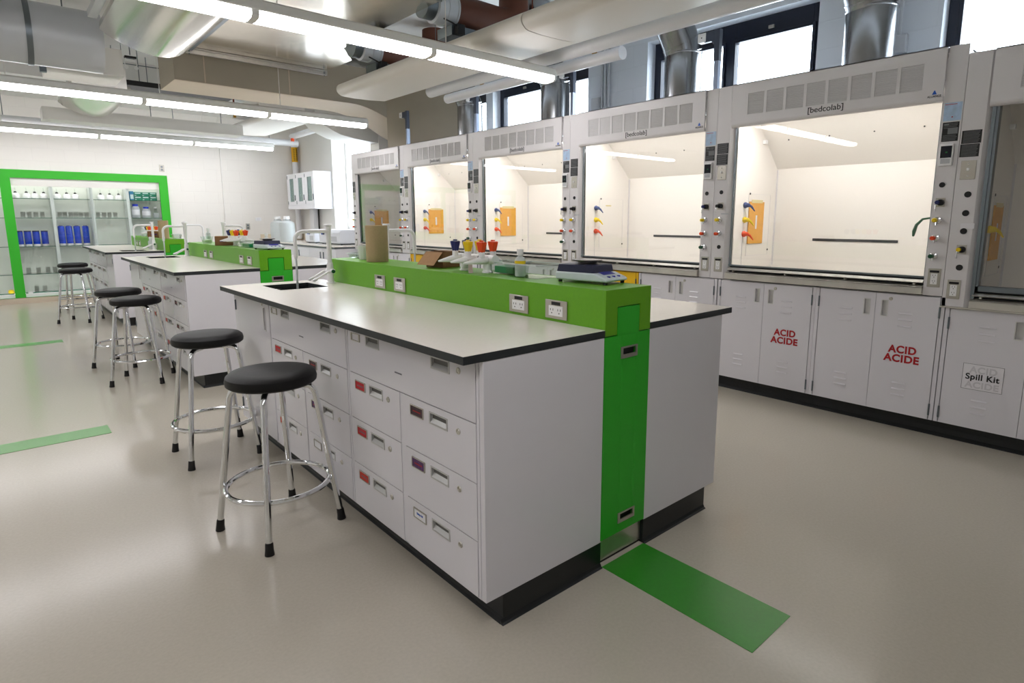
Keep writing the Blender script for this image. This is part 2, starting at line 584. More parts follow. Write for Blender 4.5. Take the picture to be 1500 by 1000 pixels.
def door_cabinet(loc, y0, w_, label, near_hinge=False):
    t = thing('sink_cabinet', label, 'cabinet', (loc[0], loc[1] + y0, 0))
    top = WT - TH - .002
    MB().box(.02, .53, 0, w_, KZ, KZ + .018).box(.02, .53, 0, .012, KZ, top).box(.02, .53, w_ - .012, w_, KZ, top).box(.518, .53, 0, w_, KZ, top).box(.02, .03, .012, w_ - .012, KZ, .7).box(.0, .02, 0, .012, KZ, top).box(0, .02, w_ - .012, w_, KZ, top).build('body', 'cabinet', t, smooth=False)
    hy = .075 if not near_hinge else w_ - .075
    d = MB().holed('x', 0, .018, (.014, w_ - .014, KZ + .004, top - .003), [(hy - .012, hy + .012, .715, .835)]).build('door', 'cabinet', t, smooth=False)
    MB().holed('x', -.002, .001, (hy - .017, hy + .017, .710, .840), [(hy - .012, hy + .012, .715, .835)]).box(.015, .018, hy - .012, hy + .012, .715, .835).build('pull', 'recess', d, smooth=False)
    lock(d, hy + (.03 if not near_hinge else -.03), .855)
    for z in (.20, .80):
        ey = w_ - .012 if not near_hinge else .012
        MB().cyl((-.003, ey, z - .03), (-.003, ey, z + .03), .005, seg=8).build('hinge', 'zinc', d)
    return t


def faucet(x, y, side, label, group):
    t = thing('gooseneck_faucet', label, 'faucet', (x, y, WT), 0, group)
    s = side
    b = MB().lathe([(.027, 0), (.027, .006), (.021, .012), (.018, .05), (.018, .06)], seg=20)
    b.lathe([(.021, .06), (.021, .09), (.018, .12), (.0175, .125), (.0145, .128), (.0145, .305), (.0165, .31), (.019, .345), (.024, .35), (.024, .358), (.02, .362)], seg=20)
    b.build('column', 'white_plastic', t)
    pts = [(0, 0, .318)]
    for a in range(0, 91, 15):
        pts.append((s * (-.155 - .05 * sin(radians(a))), 0, .268 + .05 * cos(radians(a))))
    pts.append((s * -.205, 0, .20))
    b = MB().tube(pts, .0115, 12)
    b.cyl((s * -.205, 0, .21), (s * -.205, 0, .165), .0135, .011, 12)
    b.build('spout', 'white_plastic', t)
    MB().tube([(s * -.205, 0, .17), (s * -.205, 0, .08), (s * -.207, .003, -.08)], .0062, 10).build('drip_tube', 'milky', t)
    b = MB().lathe([(.0, -.045), (.013, -.045), (.016, -.04), (.016, .04), (.013, .045), (0, .045)], (0, 0, .075), 16, 'y')
    b.build('mixer_body', 'white_plastic', t)
    for q in (-1, 1):
        h = MB().tube([(0, q * .036, .075), (s * -.03, q * .038, .072), (s * -.085, q * .036, .042), (s * -.115, q * .034, .027), (s * -.125, q * .034, .024)], [.008, .0065, .006, .010, .003], 10)
        h.build('lever', 'white_plastic', t)
    MB().lathe([(0, -.052), (.011, -.052), (.012, -.044), (.009, -.042)], (0, 0, .075), 14, 'y').build('cap', 'green_cap', t, label='dark green cap')
    return t


def outlet_local(parent, xf, yc, zc, w_=.118, h=.072, n='outlet'):
    """steel plate with duplex outlet and a small black printed tag; faces -X at xf"""
    p = MB().box(xf - .004, xf, yc - w_ / 2, yc + w_ / 2, zc - h / 2, zc + h / 2).build(n, 'plate', parent, bevel=.0015)
    MB().box(xf - .0062, xf - .004, yc - w_ * .32, yc + w_ * .32, zc - h * .34, zc + h * .2).build('socket', 'white_plastic', p, bevel=.001)
    MB().box(xf - .0052, xf - .004, yc - w_ * .2, yc + w_ * .2, zc + h * .24, zc + h * .42).build('circuit_tag', 'ink', p, smooth=False)
    s = MB()
    for q in (-1, 1):
        for (dy, dz, a, b_) in ((-.007, .004, .0012, .004), (.007, .004, .0012, .004), (0, -.009, .0025, .002)):
            s.box(xf - .0068, xf - .0062, yc + q * w_ * .17 + dy - a, yc + q * w_ * .17 + dy + a, zc - h * .06 + dz - b_, zc - h * .06 + dz + b_)
    s.build('slots', 'ink', p, smooth=False)
    return p


ISL_NAME = ['nearest', 'middle', 'farthest']
CARDS = [
    [(('card_red', 'card_red', 'card_orange'), ('card_dark', 'card_purple', 'card_white')), (('card_red', 'card_white', 'card_orange'), ('card_dark', 'card_purple', 'card_white'))],
    [(('card_orange', 'card_red', 'card_red'), ('card_dark', 'card_dark', 'card_orange')), (('card_red', 'card_orange', 'card_orange'), ('card_dark', 'card_orange', 'card_white'))],
    [(('card_dark', 'card_white', 'card_dark'), ('card_dark', 'card_purple', 'card_white')), (('card_dark', 'card_white', 'card_orange'), ('card_dark', 'card_purple', 'card_white'))],
]


def island(i):
    nm = ISL_NAME[i]
    Y0 = i * PIT - (.025 if i == 2 else 0)
    mir = (i == 2)
    fy = (lambda a, b: (Y0 + a, Y0 + b)) if not mir else (lambda a, b: (Y0 + L - b, Y0 + L - a))
    # toe kicks
    for side, (x0, x1) in (('left', (.142, XG0 + .001)), ('right', (XG1 - .001, 1.325))):
        k = MB().box(x0, x1, Y0 + .0015, Y0 + L - .03, 0, KZ - .0005)
        # coved foot of the rubber base
        k.prism([(Y0 - .011, 0), (Y0 + .0015, 0), (Y0 + .0015, .018), (Y0 - .004, .006), (Y0 - .011, .002)], 'x', x0 - (.012 if side == 'left' else 0), x1)
        if side == 'left':
            k.prism([(x0 - .013, 0), (x0, 0), (x0, .02), (x0 - .004, .007), (x0 - .013, .002)], 'y', Y0 + .0015, Y0 + L - .03)
        tag(k.build('toe_kick', 'kick', bevel=.002), 'black rubber base under the %s half of the %s island' % (side, nm), 'toe kick')
    # cabinets, left (drawer) side
    a, b = fy(.026, .918)
    drawer_cabinet((XC0, 0), a, b - a, {0: 'white drawer cabinet at the near end of the nearest island, red and dark cards', 1: 'white drawer cabinet at the near end of the middle island', 2: 'white drawer cabinet at the far end of the farthest island'}[i], flip=None if i == 0 else False, cards=CARDS[i][0])
    a, b = fy(.922, 1.852)
    drawer_cabinet((XC0, 0), a, b - a, {0: 'white drawer cabinet of the nearest island behind the front stool', 1: 'white drawer cabinet in the middle of the middle island', 2: 'white drawer cabinet in the middle of the farthest island'}[i], cards=CARDS[i][1])
    a, b = fy(1.856, L - .026)
    door_cabinet((XC0, 0), a, b - a, 'white sink cabinet with one door in the %s island' % nm, near_hinge=mir)
    # end panels
    for side, (x0, x1) in (('left', (XC0 + .002, XG0 - .002)), ('right', (XG1 + .002, XC1))):
        tag(MB().box(x0, x1, Y0 + .001, Y0 + .024, KZ, WT - TH - .001).build('end_panel', 'cabinet', bevel=.0015, smooth=False),
            'white end panel of the %s island, %s of the green end' % (nm, side), 'panel')
        tag(MB().box(x0, x1, Y0 + L - .024, Y0 + L - .001, KZ, WT - TH - .001).build('end_panel', 'cabinet', bevel=.0015, smooth=False),
            'white panel closing the far end of the %s island, %s of the green spine' % (nm, side), 'panel')
    t = thing('base_cabinet', 'white cabinet run on the fume hood side of the %s island' % nm, 'cabinet', (XC1 - .002, Y0 + .026, 0))
    MB().box(-.50, -.02, 0, L - .052, KZ, .70).box(-.032, -.02, 0, L - .052, .70, WT - TH - .002).box(-.50, -.49, 0, L - .052, .70, WT - TH - .002).build('body', 'cabinet', t, smooth=False)
    for q in range(5):
        w_ = (L - .052) / 5
        d = MB().box(-.019, 0, q * w_ + .002, (q + 1) * w_ - .002, KZ + .004, WT - TH - .006).build('door', 'cabinet', t, smooth=False)
        MB().box(0, .012, (q + .8) * w_, (q + .83) * w_, .70, .80).build('handle', 'steel', d, bevel=.002)
    # worktops
    sy0, sy1 = fy(2.010, 2.327)
    sx0, sx1 = .193, .468
    for side, (x0, x1) in (('left', (XA, XG0)), ('right', (XG1, XB))):
        w0, w1 = (sx0, sx1) if side == 'left' else (2 * .746 - sx1, 2 * .746 - sx0)
        t = thing('worktop', 'pale worktop with dark edge on the %s half of the %s island' % ({'left': 'drawer', 'right': 'fume hood'}[side], nm), 'worktop', (x0, Y0, WT))
        h = [(w0 - x0, w1 - x0, sy0 - Y0, sy1 - Y0)]
        MB().holed('z', -TH, -.0012, (0, x1 - x0, 0, L), h).build('edge', 'black_core', t, smooth=False, label='black edge')
        MB().holed('z', -.0011, 0, (.0005, x1 - x0 - .0005, .0005, L - .0005), h).build('surface', 'laminate', t, smooth=False, label='pale top surface')
        s = thing('sink', 'black sink let into the %s half of the %s island' % ({'left': 'drawer', 'right': 'fume hood'}[side], nm), 'sink', ((w0 + w1) / 2, (sy0 + sy1) / 2, WT - .20))
        hx, hy = (w1 - w0) / 2, (sy1 - sy0) / 2
        b = MB().box(-hx, hx, -hy, hy, 0, .01)
        b.box(-hx, -hx + .006, -hy, hy, .01, .172).box(hx - .006, hx, -hy, hy, .01, .172)
        b.box(-hx, hx, -hy, -hy + .006, .01, .172).box(-hx, hx, hy - .006, hy, .01, .172)
        b.build('basin', 'dark', s, smooth=False)
        MB().lathe([(.0, .01), (.022, .01), (.024, .014), (.015, .014), (0, .012)], seg=16).build('drain', 'steel', s)
    # green spine
    t = thing('service_spine', 'green service spine with outlets standing along the %s island' % nm, 'service spine', (XG0, Y0, 0))
    W = XG1 - XG0
    G0, G1 = (0, GL) if not mir else (0, L - .12)
    b = MB()
    b.box(.001, W - .001, .012, G1, WT - TH - .001, GZ)           # raised housing
    # end face: olive part with the notch
    b.prism([(0, .890), (0, GZ), (W, GZ), (W, .890), (W - .064, .890), (W - .064, .993), (.065, .993), (.065, .890)], 'y', 0, .014)
    b.build('housing', 'olive_green', t, bevel=.0012, smooth=False)
    MB().box(.004, W - .004, .02, G1, .0, WT - TH - .003).build('chase', 'dark', t, smooth=False)
    e = MB().holed('y', .0, .014, (0, W, .106, .886), [(.094, .178, .803, .837), (.100, .188, .150, .182)])
    e.box(.0685, W - .0675, .0, .014, .886, .989)
    e.build('end_panel', 'bright_green', t, bevel=.0008, smooth=False, label='bright green end panel with a raised tongue')
    for (x0, x1, z0, z1) in ((.094, .178, .803, .837), (.100, .188, .150, .182)):
        MB().holed('y', -.003, .002, (x0 - .006, x1 + .006, z0 - .006, z1 + .004), [(x0 + .006, x1 - .004, z0 + .008, z1 - .002)]).build('pull_frame', 'plate', t, smooth=False)
        MB().box(x0, x1, .012, .016, z0, z1).build('pull_recess', 'dark', t, smooth=False)
    MB().box(.002, W - .002, .016, .03, .012, .104).build('kick_plate', 'steel', t, smooth=False)
    ys = [.248, .468, 1.439, 1.656] if not mir else [L - .36 - v for v in (.248, .468, 1.439, 1.656)]
    for y in ys:
        outlet_local(t, 0, y, .961)
    fyc = 2.19 if not mir else L - 2.19
    faucet(.56, Y0 + fyc, 1, 'white gooseneck faucet on the drawer side of the %s island' % nm, None)
    faucet(.932, Y0 + fyc - .04, -1, 'white gooseneck faucet on the fume hood side of the %s island' % nm, None)
    return Y0


Y0S = [island(i) for i in range(3)]


# ================================================================== stools
def make_stool():
    t = thing('lab_stool', '', 'stool', (0, 0, 0))
    R = .178
    MB().lathe([(0, .632), (R - .012, .632), (R - .002, .640), (R, .655), (R - .004, .672), (R - .018, .684), (R * .7, .690), (0, .692)], seg=48).build('seat', 'seat_vinyl', t)
    MB().lathe([(0, .624), (.13, .624), (.13, .633), (0, .633)], seg=24).build('seat_plate', 'dark', t)
    for k in range(4):
        a = radians(45 + 90 * k)
        c, s = cos(a), sin(a)
        pts = [(.06, .618), (.125, .618), (.146, .613), (.160, .600), (.168, .580), (.245, .03)]
        l = MB().tube([(r * c, r * s, z) for r, z in pts], .0127, 14).build('leg', 'chrome', t)
        fo = MB().tube([(r * c, r * s, z) for r, z in ((.2425, .050), (.2432, .044), (.2458, .020), (.247, .004), (.2473, .0))], [.0135, .0155, .0165, .0185, .0185], 16)
        fo.build('foot_cap', 'rubber', l)
    ring = [(.205 * cos(2 * pi * k / 56), .205 * sin(2 * pi * k / 56), .196) for k in range(56)]
    MB().tube(ring, .0112, 10, closed=True).build('foot_ring', 'chrome', t)
    return t


st = make_stool()
stools = [(-.168, 1.136, 15, 'black round lab stool nearest the camera, before the nearest island'),
          (-.150, 2.203, 1, 'black lab stool just behind the front stool at the nearest island'),
          (-.172, 4.290, -24, 'black lab stool in front of the second pair, at the middle island'),
          (-.188, 5.070, -37, 'black lab stool at the middle island, partly hidden behind another stool'),
          (-.240, 8.190, -30, 'nearer black lab stool of the pair at the farthest island'),
          (-.178, 9.330, -20, 'farthest black lab stool, close to the glass display cabinet')]
for k, (x, y, a, lb) in enumerate(stools):
    if k == 0:
        st.location = (x, y, 0); st.rotation_euler = (0, 0, radians(a)); st['label'] = lb; st['group'] = 'lab stools along the islands'
    else:
        dup(st, (x, y, 0), radians(a), lb)

# ================================================================== fume hoods
HP, HX = 1.5348, 3.156
HY0 = -.397


def post_plug(parent, y, z, r=.015):
    return MB().lathe([(0, -.003), (r, -.003), (r, .001), (0, .001)], (0, y, z), 20, 'x').build('hole_plug', 'dark', parent)


def post_valve(parent, y, z, m, style='valve'):
    """chrome service valve with a coloured knob, sticking out of the post towards the room"""
    v = MB().lathe([(.0, -.03), (.012, -.03), (.012, -.012), (.020, -.010), (.021, -.001), (.021, .001)], (0, y, z), 18, 'x')
    v.cyl((-.025, y, z), (-.025, y - .026, z), .005, seg=8).cyl((-.025, y, z), (-.025, y + .022, z + .004), .005, seg=8)
    v.cyl((-.022, y, z), (-.024, y, z - .028), .0045, seg=8)
    o = v.build('valve', 'chrome', parent)
    MB().lathe([(.0, -.052), (.010, -.052), (.013, -.046), (.013, -.034), (.008, -.030)], (0, y + .006, z), 14, 'x').build('knob', m, o)
    return o


def plate_valve(parent, y, z, m):
    p = MB().box(-.003, 0, y - .024, y + .024, z - .026, z + .026).build('valve_plate', 'plate', parent, bevel=.001)
    MB().lathe([(.0, -.030), (.016, -.030), (.018, -.024), (.018, -.003)], (0, y - .004, z), 18, 'x').build('valve', 'dark', p)
    MB().lathe([(.0, -.046), (.011, -.046), (.012, -.040), (.012, -.030)], (0, y + .006, z), 14, 'x').build('knob', m, p)
    MB().tube([(-.040, y + .008, z), (-.042, y + .012, z - .02), (-.042, y + .012, z - .05)], .0035, 8).build('lever', 'chrome', p)


def black_label(parent, y0, y1, z0, z1, rows, window=False, n='warning_label'):
    p = MB().box(-.0012, 0, y0, y1, z0, z1).build(n, 'label_black', parent, bevel=.0005, smooth=False)
    s = MB()
    H = z1 - z0
    for k in range(rows):
        z = z1 - H * (k + 1) / (rows + 1)
        if window and .35 < (z1 - z) / H < .62: continue
        ind = .08 + .10 * ((k * 7) % 3) / 3
        s.box(-.0016, -.0012, y0 + (y1 - y0) * ind, y1 - (y1 - y0) * .08, z - .0012, z + .0012)
    if window:
        s.box(-.0016, -.0012, y0 + (y1 - y0) * .06, y0 + (y1 - y0) * .66, z1 - H * .62, z1 - H * .30)
        s.box(-.0016, -.0012, y1 - (y1 - y0) * .38, y1 - (y1 - y0) * .08, z1 - H * .17, z1 - H * .06)
    s.build('printing', 'label_print', p, smooth=False)
    return p


def vert_outlet(parent, y, z):
    p = MB().box(-.004, 0, y - .033, y + .033, z - .055, z + .055).build('outlet', 'plate', parent, bevel=.0015)
    MB().box(-.006, -.004, y - .017, y + .017, z - .038, z + .026).build('socket', 'white_plastic', p, bevel=.001)
    MB().box(-.0055, -.004, y - .024, y + .024, z + .031, z + .044).build('circuit_tag', 'ink', p, smooth=False)
    s = MB()
    for q in (-1, 1):
        for (dy, dz, a, b_) in ((-.006, .005, .001, .004), (.006, .005, .001, .004), (0, -.006, .002, .002)):
            s.box(-.0066, -.006, y + dy - a, y + dy + a, z - .006 + q * .017 + dz - b_, z - .006 + q * .017 + dz + b_)
    s.build('slots', 'ink', p, smooth=False)


def light_switch(parent, y, z):
    p = MB().box(-.004, 0, y - .036, y + .036, z - .052, z + .052).build('switch_plate', 'plate', parent, bevel=.0025)
    MB().box(-.014, -.004, y - .006, y + .006, z - .004, z + .012).build('toggle', 'white_plastic', p, bevel=.002)
    for q in (-1, 1):
        MB().lathe([(0, -.0055), (.004, -.0055), (.004, -.004)], (0, y, z + q * .034), 10, 'x').build('screw', 'chrome', p)


def nozzle(parent, x, z, m, yw):
    """coloured outlet on the inner left wall (plane y = yw), pointing down into the hood"""
    b = MB().lathe([(.0, 0), (.022, 0), (.024, -.010), (.018, -.020), (.014, -.040), (.0, -.042)], (x, yw, z), 18, 'y')
    b.tube([(x, yw - .034, z), (x + .012, yw - .052, z - .012), (x + .03, yw - .07, z - .045)], [.012, .009, .004], 10)
    b.build('service_nozzle', m, parent)


def bracket(parent, y):
    pass


def make_hood(k, lit, env, nozzles=('blue_valve', 'yellow', 'orange'), last=False):
    dz = -.055 if last else 0.0
    lb = {5: 'darkened fume hood at the right edge, metal-framed sash', 4: 'brightly lit fume hood nearest the camera, above both ACID cupboards',
          3: 'lit fume hood straight behind the balance, no envelope inside', 2: 'lit fume hood behind the coloured turret knobs, middle of the row',
          1: 'lit fume hood with envelope, right beside the dark far hood', 0: 'dark fume hood at the far end of the row, behind the paper roll'}[k]
    y0 = HY0 + (4 - k) * HP
    t = thing('fume_hood', lb, 'fume hood', (HX, y0, dz), 0, 'fume hoods along the window wall')
    W = HP
    a, b = .100, W - .138           # opening between the posts
    TOP = 2.262
    # ---- body shell
    s = MB()
    s.box(.74, .775, .012, W - .012, .86, TOP - .04)                           # back
    s.box(.06, .775, .003, .015, .86, TOP - .02).box(.06, .775, W - .015, W - .003, .86, TOP - .02)
    s.box(.02, .775, .003, W - .003, TOP - .03, TOP - .005)
    s.build('casing', 'hood_white', t, smooth=False)
    # ---- interior liner
    li = 'hood_liner'
    s = MB()
    s.box(.71, .72, a, b, .90, 1.72)
    s.prism([(.36, 2.045), (.37, 2.055), (.72, 1.715), (.71, 1.707)], 'y', a, b)
    s.box(.04, .72, a - .012, a, .90, 2.06).box(.04, .72, b, b + .012, .90, 2.06)
    s.box(.04, .38, a, b, 2.045, 2.06)
    s.build('liner', li, t, smooth=False)
    # rivets and trims of the liner
    s = MB()
    for q in range(4):
        s.lathe([(0, -.002), (.005, -.002), (.005, .001)], (.52 - .02, a + .22 + q * .3, 1.905), 8, 'x')
    for zz in (1.92, 1.72, 1.52, 1.32, 1.12):
        s.lathe([(0, -.002), (.004, -.002), (.004, .001)], (.055, b, zz), 8, 'y')
    s.lathe([(0, -.003), (.008, -.003), (.008, .001)], (.29, b - .0, 1.50), 12, 'y')
    s.lathe([(0, -.003), (.008, -.003), (.008, .001)], (.62, b - .0, 1.06), 12, 'y')
    s.build('rivets', 'dark', t)
    MB().box(.705, .711, b - .012, b, .93, 1.70).build('corner_trim', 'hood_white', t, smooth=False)
    MB().box(.44, .47, b - .028, b, 1.885, 1.915).build('baffle_catch', 'white_plastic', t, bevel=.002)
    MB().holed('y', b - .002, b, (.27, .62, 1.02, 1.50), [(.272, .618, 1.022, 1.498)]).build('access_panel', 'hood_white', t, smooth=False)
    MB().box(.706, .711, .47, 1.072, 1.136, 1.156).build('exhaust_slot', 'shadow_gap', t, smooth=False)
    MB().box(.05, .72, a, b, .885, .905).build('work_surface', 'steel', t, smooth=False)
    # ---- hood lamp
    if lit:
        l = MB().box(.05, .15, a + .10, b - .10, 2.0435, 2.0448).build('lamp', 'hood_lamp', t, smooth=False)
    else:
        MB().box(.09, .22, a + .12, b - .12, 2.032, 2.044).build('lamp', 'grey_plastic', t, smooth=False)
    # ---- header with eight louvred vents
    hy0, hy1 = .100, W - .122
    vz0, vz1 = 2.040, 2.186
    pitch = .1375
    v0 = .207
    holes = [(v0 + q * pitch, v0 + q * pitch + .118, vz0, vz1) for q in range(8)]
    h = MB().holed('x', -.020, -.004, (hy0, hy1, 1.985, TOP), holes)
    h.prism([(-.020, 1.985), (-.004, 1.985), (.012, 1.968), (.002, 1.962), (-.010, 1.966), (-.017, 1.974)], 'y', hy0, hy1)
    h.box(-.02, .04, hy0, hy1, TOP - .006, TOP)
    hd = h.build('header', 'hood_white', t, smooth=False)
    for (q0, q1, z0, z1) in holes:
        v = MB()
        n = 13
        st_ = (z1 - z0) / n
        for j in range(n):
            z = z0 + (j + .5) * st_
            v.prism([(-.0195, z - .0040), (-.0185, z - .0044), (-.0138, z + .0042), (-.0156, z + .0046)], 'y', q0, q1)
        v.box(-.0136, -.0115, q0, q1, z0, z1)
        v.build('vent', 'vent', hd, smooth=False)
    text('[bedcolab]', 1.0, 'ink', hd, (-.0205, .748, 2.008), bold=.004, name='logo_lettering', fit=(.222, .046), chars=1.0)
    text('ALLIANCE', 1.0, 'ink', hd, (-.0205, .143, 1.998), bold=.02, name='logo_lettering', fit=(.068, .012), chars=1.05)
    MB().prism([(.143 - .012, 2.008), (.143 + .012, 2.008), (.143 + .002, 2.030), (.143 - .002, 2.030)], 'x', -.0208, -.0202).build('logo_mark', 'ink_blue', hd, smooth=False)
    # ---- posts
    PB = .856
    rp = MB().box(0, .07, .0012, .096, PB, TOP).box(.0, .07, .096, .1004, PB, 2.2).build('right_post', 'hood_white', t, bevel=.001, smooth=False)
    lp = MB().prism([(0, W - .108), (0, W - .0012), (.07, W - .0012), (.07, W - .138), (.03, W - .138)], 'z', PB, TOP).build('left_post', 'hood_white', t, smooth=False)
    ry, ly = .055, W - .066
    if not last or True:
        MB().box(-.0008, 0, .006, .092, 1.855, 1.955).build('notice_sheet', 'notice_blue', rp, smooth=False, label='pale blue notice sheet')
        MB().box(-.0012, -.0008, .03, .088, 1.944, 1.947).box(-.0012, -.0008, .045, .052, 1.873, 1.879).build('notice_print', 'card_red', rp, smooth=False)
        black_label(rp, .010, .090, 1.742, 1.848, 12, True)
        m = MB().box(-.018, 0, .022, .088, 1.606, 1.728).build('airflow_monitor', 'white_plastic', rp, bevel=.003)
        MB().box(-.0192, -.018, .028, .082, 1.650, 1.716).build('display', 'screen', m, smooth=False)
        MB().box(-.0198, -.0192, .048, .058, 1.676, 1.684).build('display_mark', 'screen_green', m, smooth=False)
        MB().box(-.0196, -.018, .032, .078, 1.618, 1.646).build('keypad', 'grey_plastic', m, smooth=False)
        post_plug(rp, ry + .006, 1.500)
        plate_valve(rp, ry + .006, 1.400, 'navy')
        for z, m_ in ((1.298, 'yellow'), (1.195, 'orange'), (1.090, 'green_cap')):
            post_valve(rp, ry + .010, z, m_)
        vert_outlet(rp, ry - .005, .962)
    # left post
    if last:
        black_label(lp, W - .100, W - .008, 1.777, 1.848, 9)
        black_label(lp, W - .096, W - .006, 1.704, 1.774, 9)
        light_switch(lp, W - .056, 1.632)
        for z in (1.497, 1.393, 1.292, 1.085): post_plug(lp, W - .068, z, .017)
        plate_valve(lp, W - .068, 1.188, 'yellow')
        MB().box(-.0008, 0, W - .115, W - .050, 1.306, 1.336).build('asset_sticker', 'paper', lp, smooth=False)
        vert_outlet(lp, W - .052, .957)
    else:
        black_label(lp, W - .102, W - .010, 1.786, 1.862, 9)
        black_label(lp, W - .100, W - .008, 1.706, 1.783, 9)
        light_switch(lp, ly + .008, 1.648)
        post_plug(lp, ly + .004, 1.505)
        plate_valve(lp, ly + .006, 1.403, 'dark')
        post_valve(lp, ly + .006, 1.300, 'yellow')
        post_valve(lp, ly + .006, 1.196, 'orange')
        post_plug(lp, ly + .002, 1.096)
        MB().box(-.0008, 0, W - .128, W - .068, 1.340, 1.350).build('asset_sticker', 'grey_plastic', lp, smooth=False)
        vert_outlet(lp, W - .064, .962)
    # ---- sash
    sx = .035
    fr = MB()
    fm = 'zinc'
    if last:
        fr.box(.008, .06, b - .028, b - .002, .955, 2.0).box(.008, .06, a + .002, a + .028, .955, 2.0)
        fr.box(.008, .055, a, b, .955, .985).box(.02, .05, a, b, 1.975, 2.0)
        fr.box(.0, .02, b - .014, b + .004, .90, 2.0)
    else:
        fr.box(.024, .046, b - .010, b - .001, .962, 2.0).box(.024, .046, a + .001, a + .010, .962, 2.0)
        fr.box(.018, .05, a, b, .955, .966)
    fr.build('sash_frame', fm, t, bevel=.001, smooth=False)
    MB().box(sx - .003, sx + .003, a + .008, b - .008, .964, 2.02).build('sash', 'sash_glass', t, smooth=False)
    # ---- airfoil sill and ledge
    s = MB()
    s.box(-.028, .02, a, b, PB + .004, .905)
    s.prism([(-.028, .905), (-.028, .898), (.05, .898), (.05, .912), (.0, .912)], 'y', a, b)
    s.prism([(-.006, .930), (.002, .924), (.07, .926), (.075, .940), (.015, .946)], 'y', a + .004, b - .004)
    for q in range(4):
        s.box(.02, .045, a + .05 + q * .40, a + .062 + q * .40, .91, .93)
    s.box(-.026, .02, .0, W, PB - .006, PB + .003) if last else None
    s.build('sill', 'steel', t, bevel=.0015, smooth=False)
    MB().box(.052, .06, a, b, .905, .955).build('sill_gap', 'shadow_gap', t, smooth=False)
    # ---- inside fittings on the left wall
    for z, m_ in zip((1.411, 1.300, 1.192), nozzles):
        if m_: nozzle(t, .215, z, m_, b)
    MB().cyl((.205, b - .003, .93), (.205, b - .003, 1.42), .0012, seg=6).build('wire', 'grey_plastic', t)
    if not last:
        MB().box(.50, .66, .93, 1.02, 1.63, 1.66).build('inner_label', 'hood_white', t, smooth=False) if False else None
    if env:
        e = thing('envelope', {5: 'brown envelope taped inside the dark hood at the right edge', 4: 'brown envelope taped inside the nearest lit hood',
                               2: 'brown envelope in the lit hood behind the coloured knobs', 1: 'brown envelope in the lit hood above the cardboard box', 0: 'brown envelope inside the dark far hood'}[k],
                  'envelope', (HX + .275, y0 + b - .006, dz + 1.115 + .0), 0, 'envelopes taped inside the fume hoods')
        MB().box(0, .235, -.003, .003, 0, .325).build('sleeve', 'envelope', e, smooth=False)
        MB().box(.105, .128, -.0042, -.003, .115, .22).build('name_tag', 'paper', e, smooth=False)
        MB().box(.03, .205, -.005, -.003, .315, .34).build('tape', 'tape', e, smooth=False)
    elif k == 3:
        MB().box(.36, .44, b - .003, b - .002, 1.43, 1.442).build('tape', 'tape', t, smooth=False)
    return t


ENV = {5: 1, 4: 1, 3: 0, 2: 1, 1: 1, 0: 1}
for k in range(6):
    make_hood(k, k in (1, 2, 3, 4), ENV[k], nozzles=(None, 'yellow', None) if k == 5 else ('blue_valve', 'yellow', 'orange'), last=(k == 5))
# things lying in the hoods
def lid(x, y, r, label):
    return tag(MB().lathe([(0, 0), (r * .8, 0), (r, .008), (r * .96, .03), (r * .6, .045), (0, .05)], seg=24).build('red_lid', 'red_lid', loc=(x, y, .9055)), label, 'lid')
lid(3.36, HY0 + HP + 1.15, .075, 'red lid seen through the bottom of the hood behind the balance')
lid(3.40, HY0 - HP + 1.28, .085, 'red lid lying inside the dark hood at the right edge').location.z = .852
t = thing('tubing', 'dark green tube hanging at the right side of the nearest lit hood', 'tubing', (HX + .12, HY0 + .102, 1.30))
MB().tube([(0, 0, 0), (0, .03, .012), (0, .07, .005), (0, .10, -.03), (0, .11, -.07), (0, .112, -.10)], [.006, .006, .007, .009, .011, .006], 10).build('hose', 'green_cap', t)

# dark sash-lift brackets over the seams
for k, (yy, lb) in enumerate([(HY0 + HP + .118, 'dark bracket post in front of the two-pane window, right of the round duct'), (HY0 + 2 * HP + .118, 'dark bracket post beside the round duct at the light fitting end'),
                              (HY0 + 3 * HP + .118, 'dark bracket post at the narrow window left of the pendant light'), (HY0 + 4 * HP + .118, 'dark bracket post standing against the bright far window')]):
    t = thing('bracket_post', lb, 'bracket', (3.30, yy, 2.258), 0, 'bracket posts on top of the fume hoods')
    MB().box(-.014, .030, -.018, .018, 0, .25).build('lower_post', 'bracket_light', t, bevel=.002, smooth=False)
    MB().box(-.018, .026, -.022, .022, .24, .47).box(-.018, .018, .022, .11, .39, .462).prism([(.022, .39), (.05, .39), (.022, .36)], 'x', -.018, .018).build('upper_arm', 'bracket', t, bevel=.003, smooth=False)
    MB().box(-.022, .03, .095, .165, .395, .462).build('sensor_box', 'white_plastic', t, bevel=.004)
    MB().lathe([(0, -.024), (.005, -.024), (.005, -.020)], (0, .13, .428), 10, 'x').build('sensor_eye', 'dark', t)

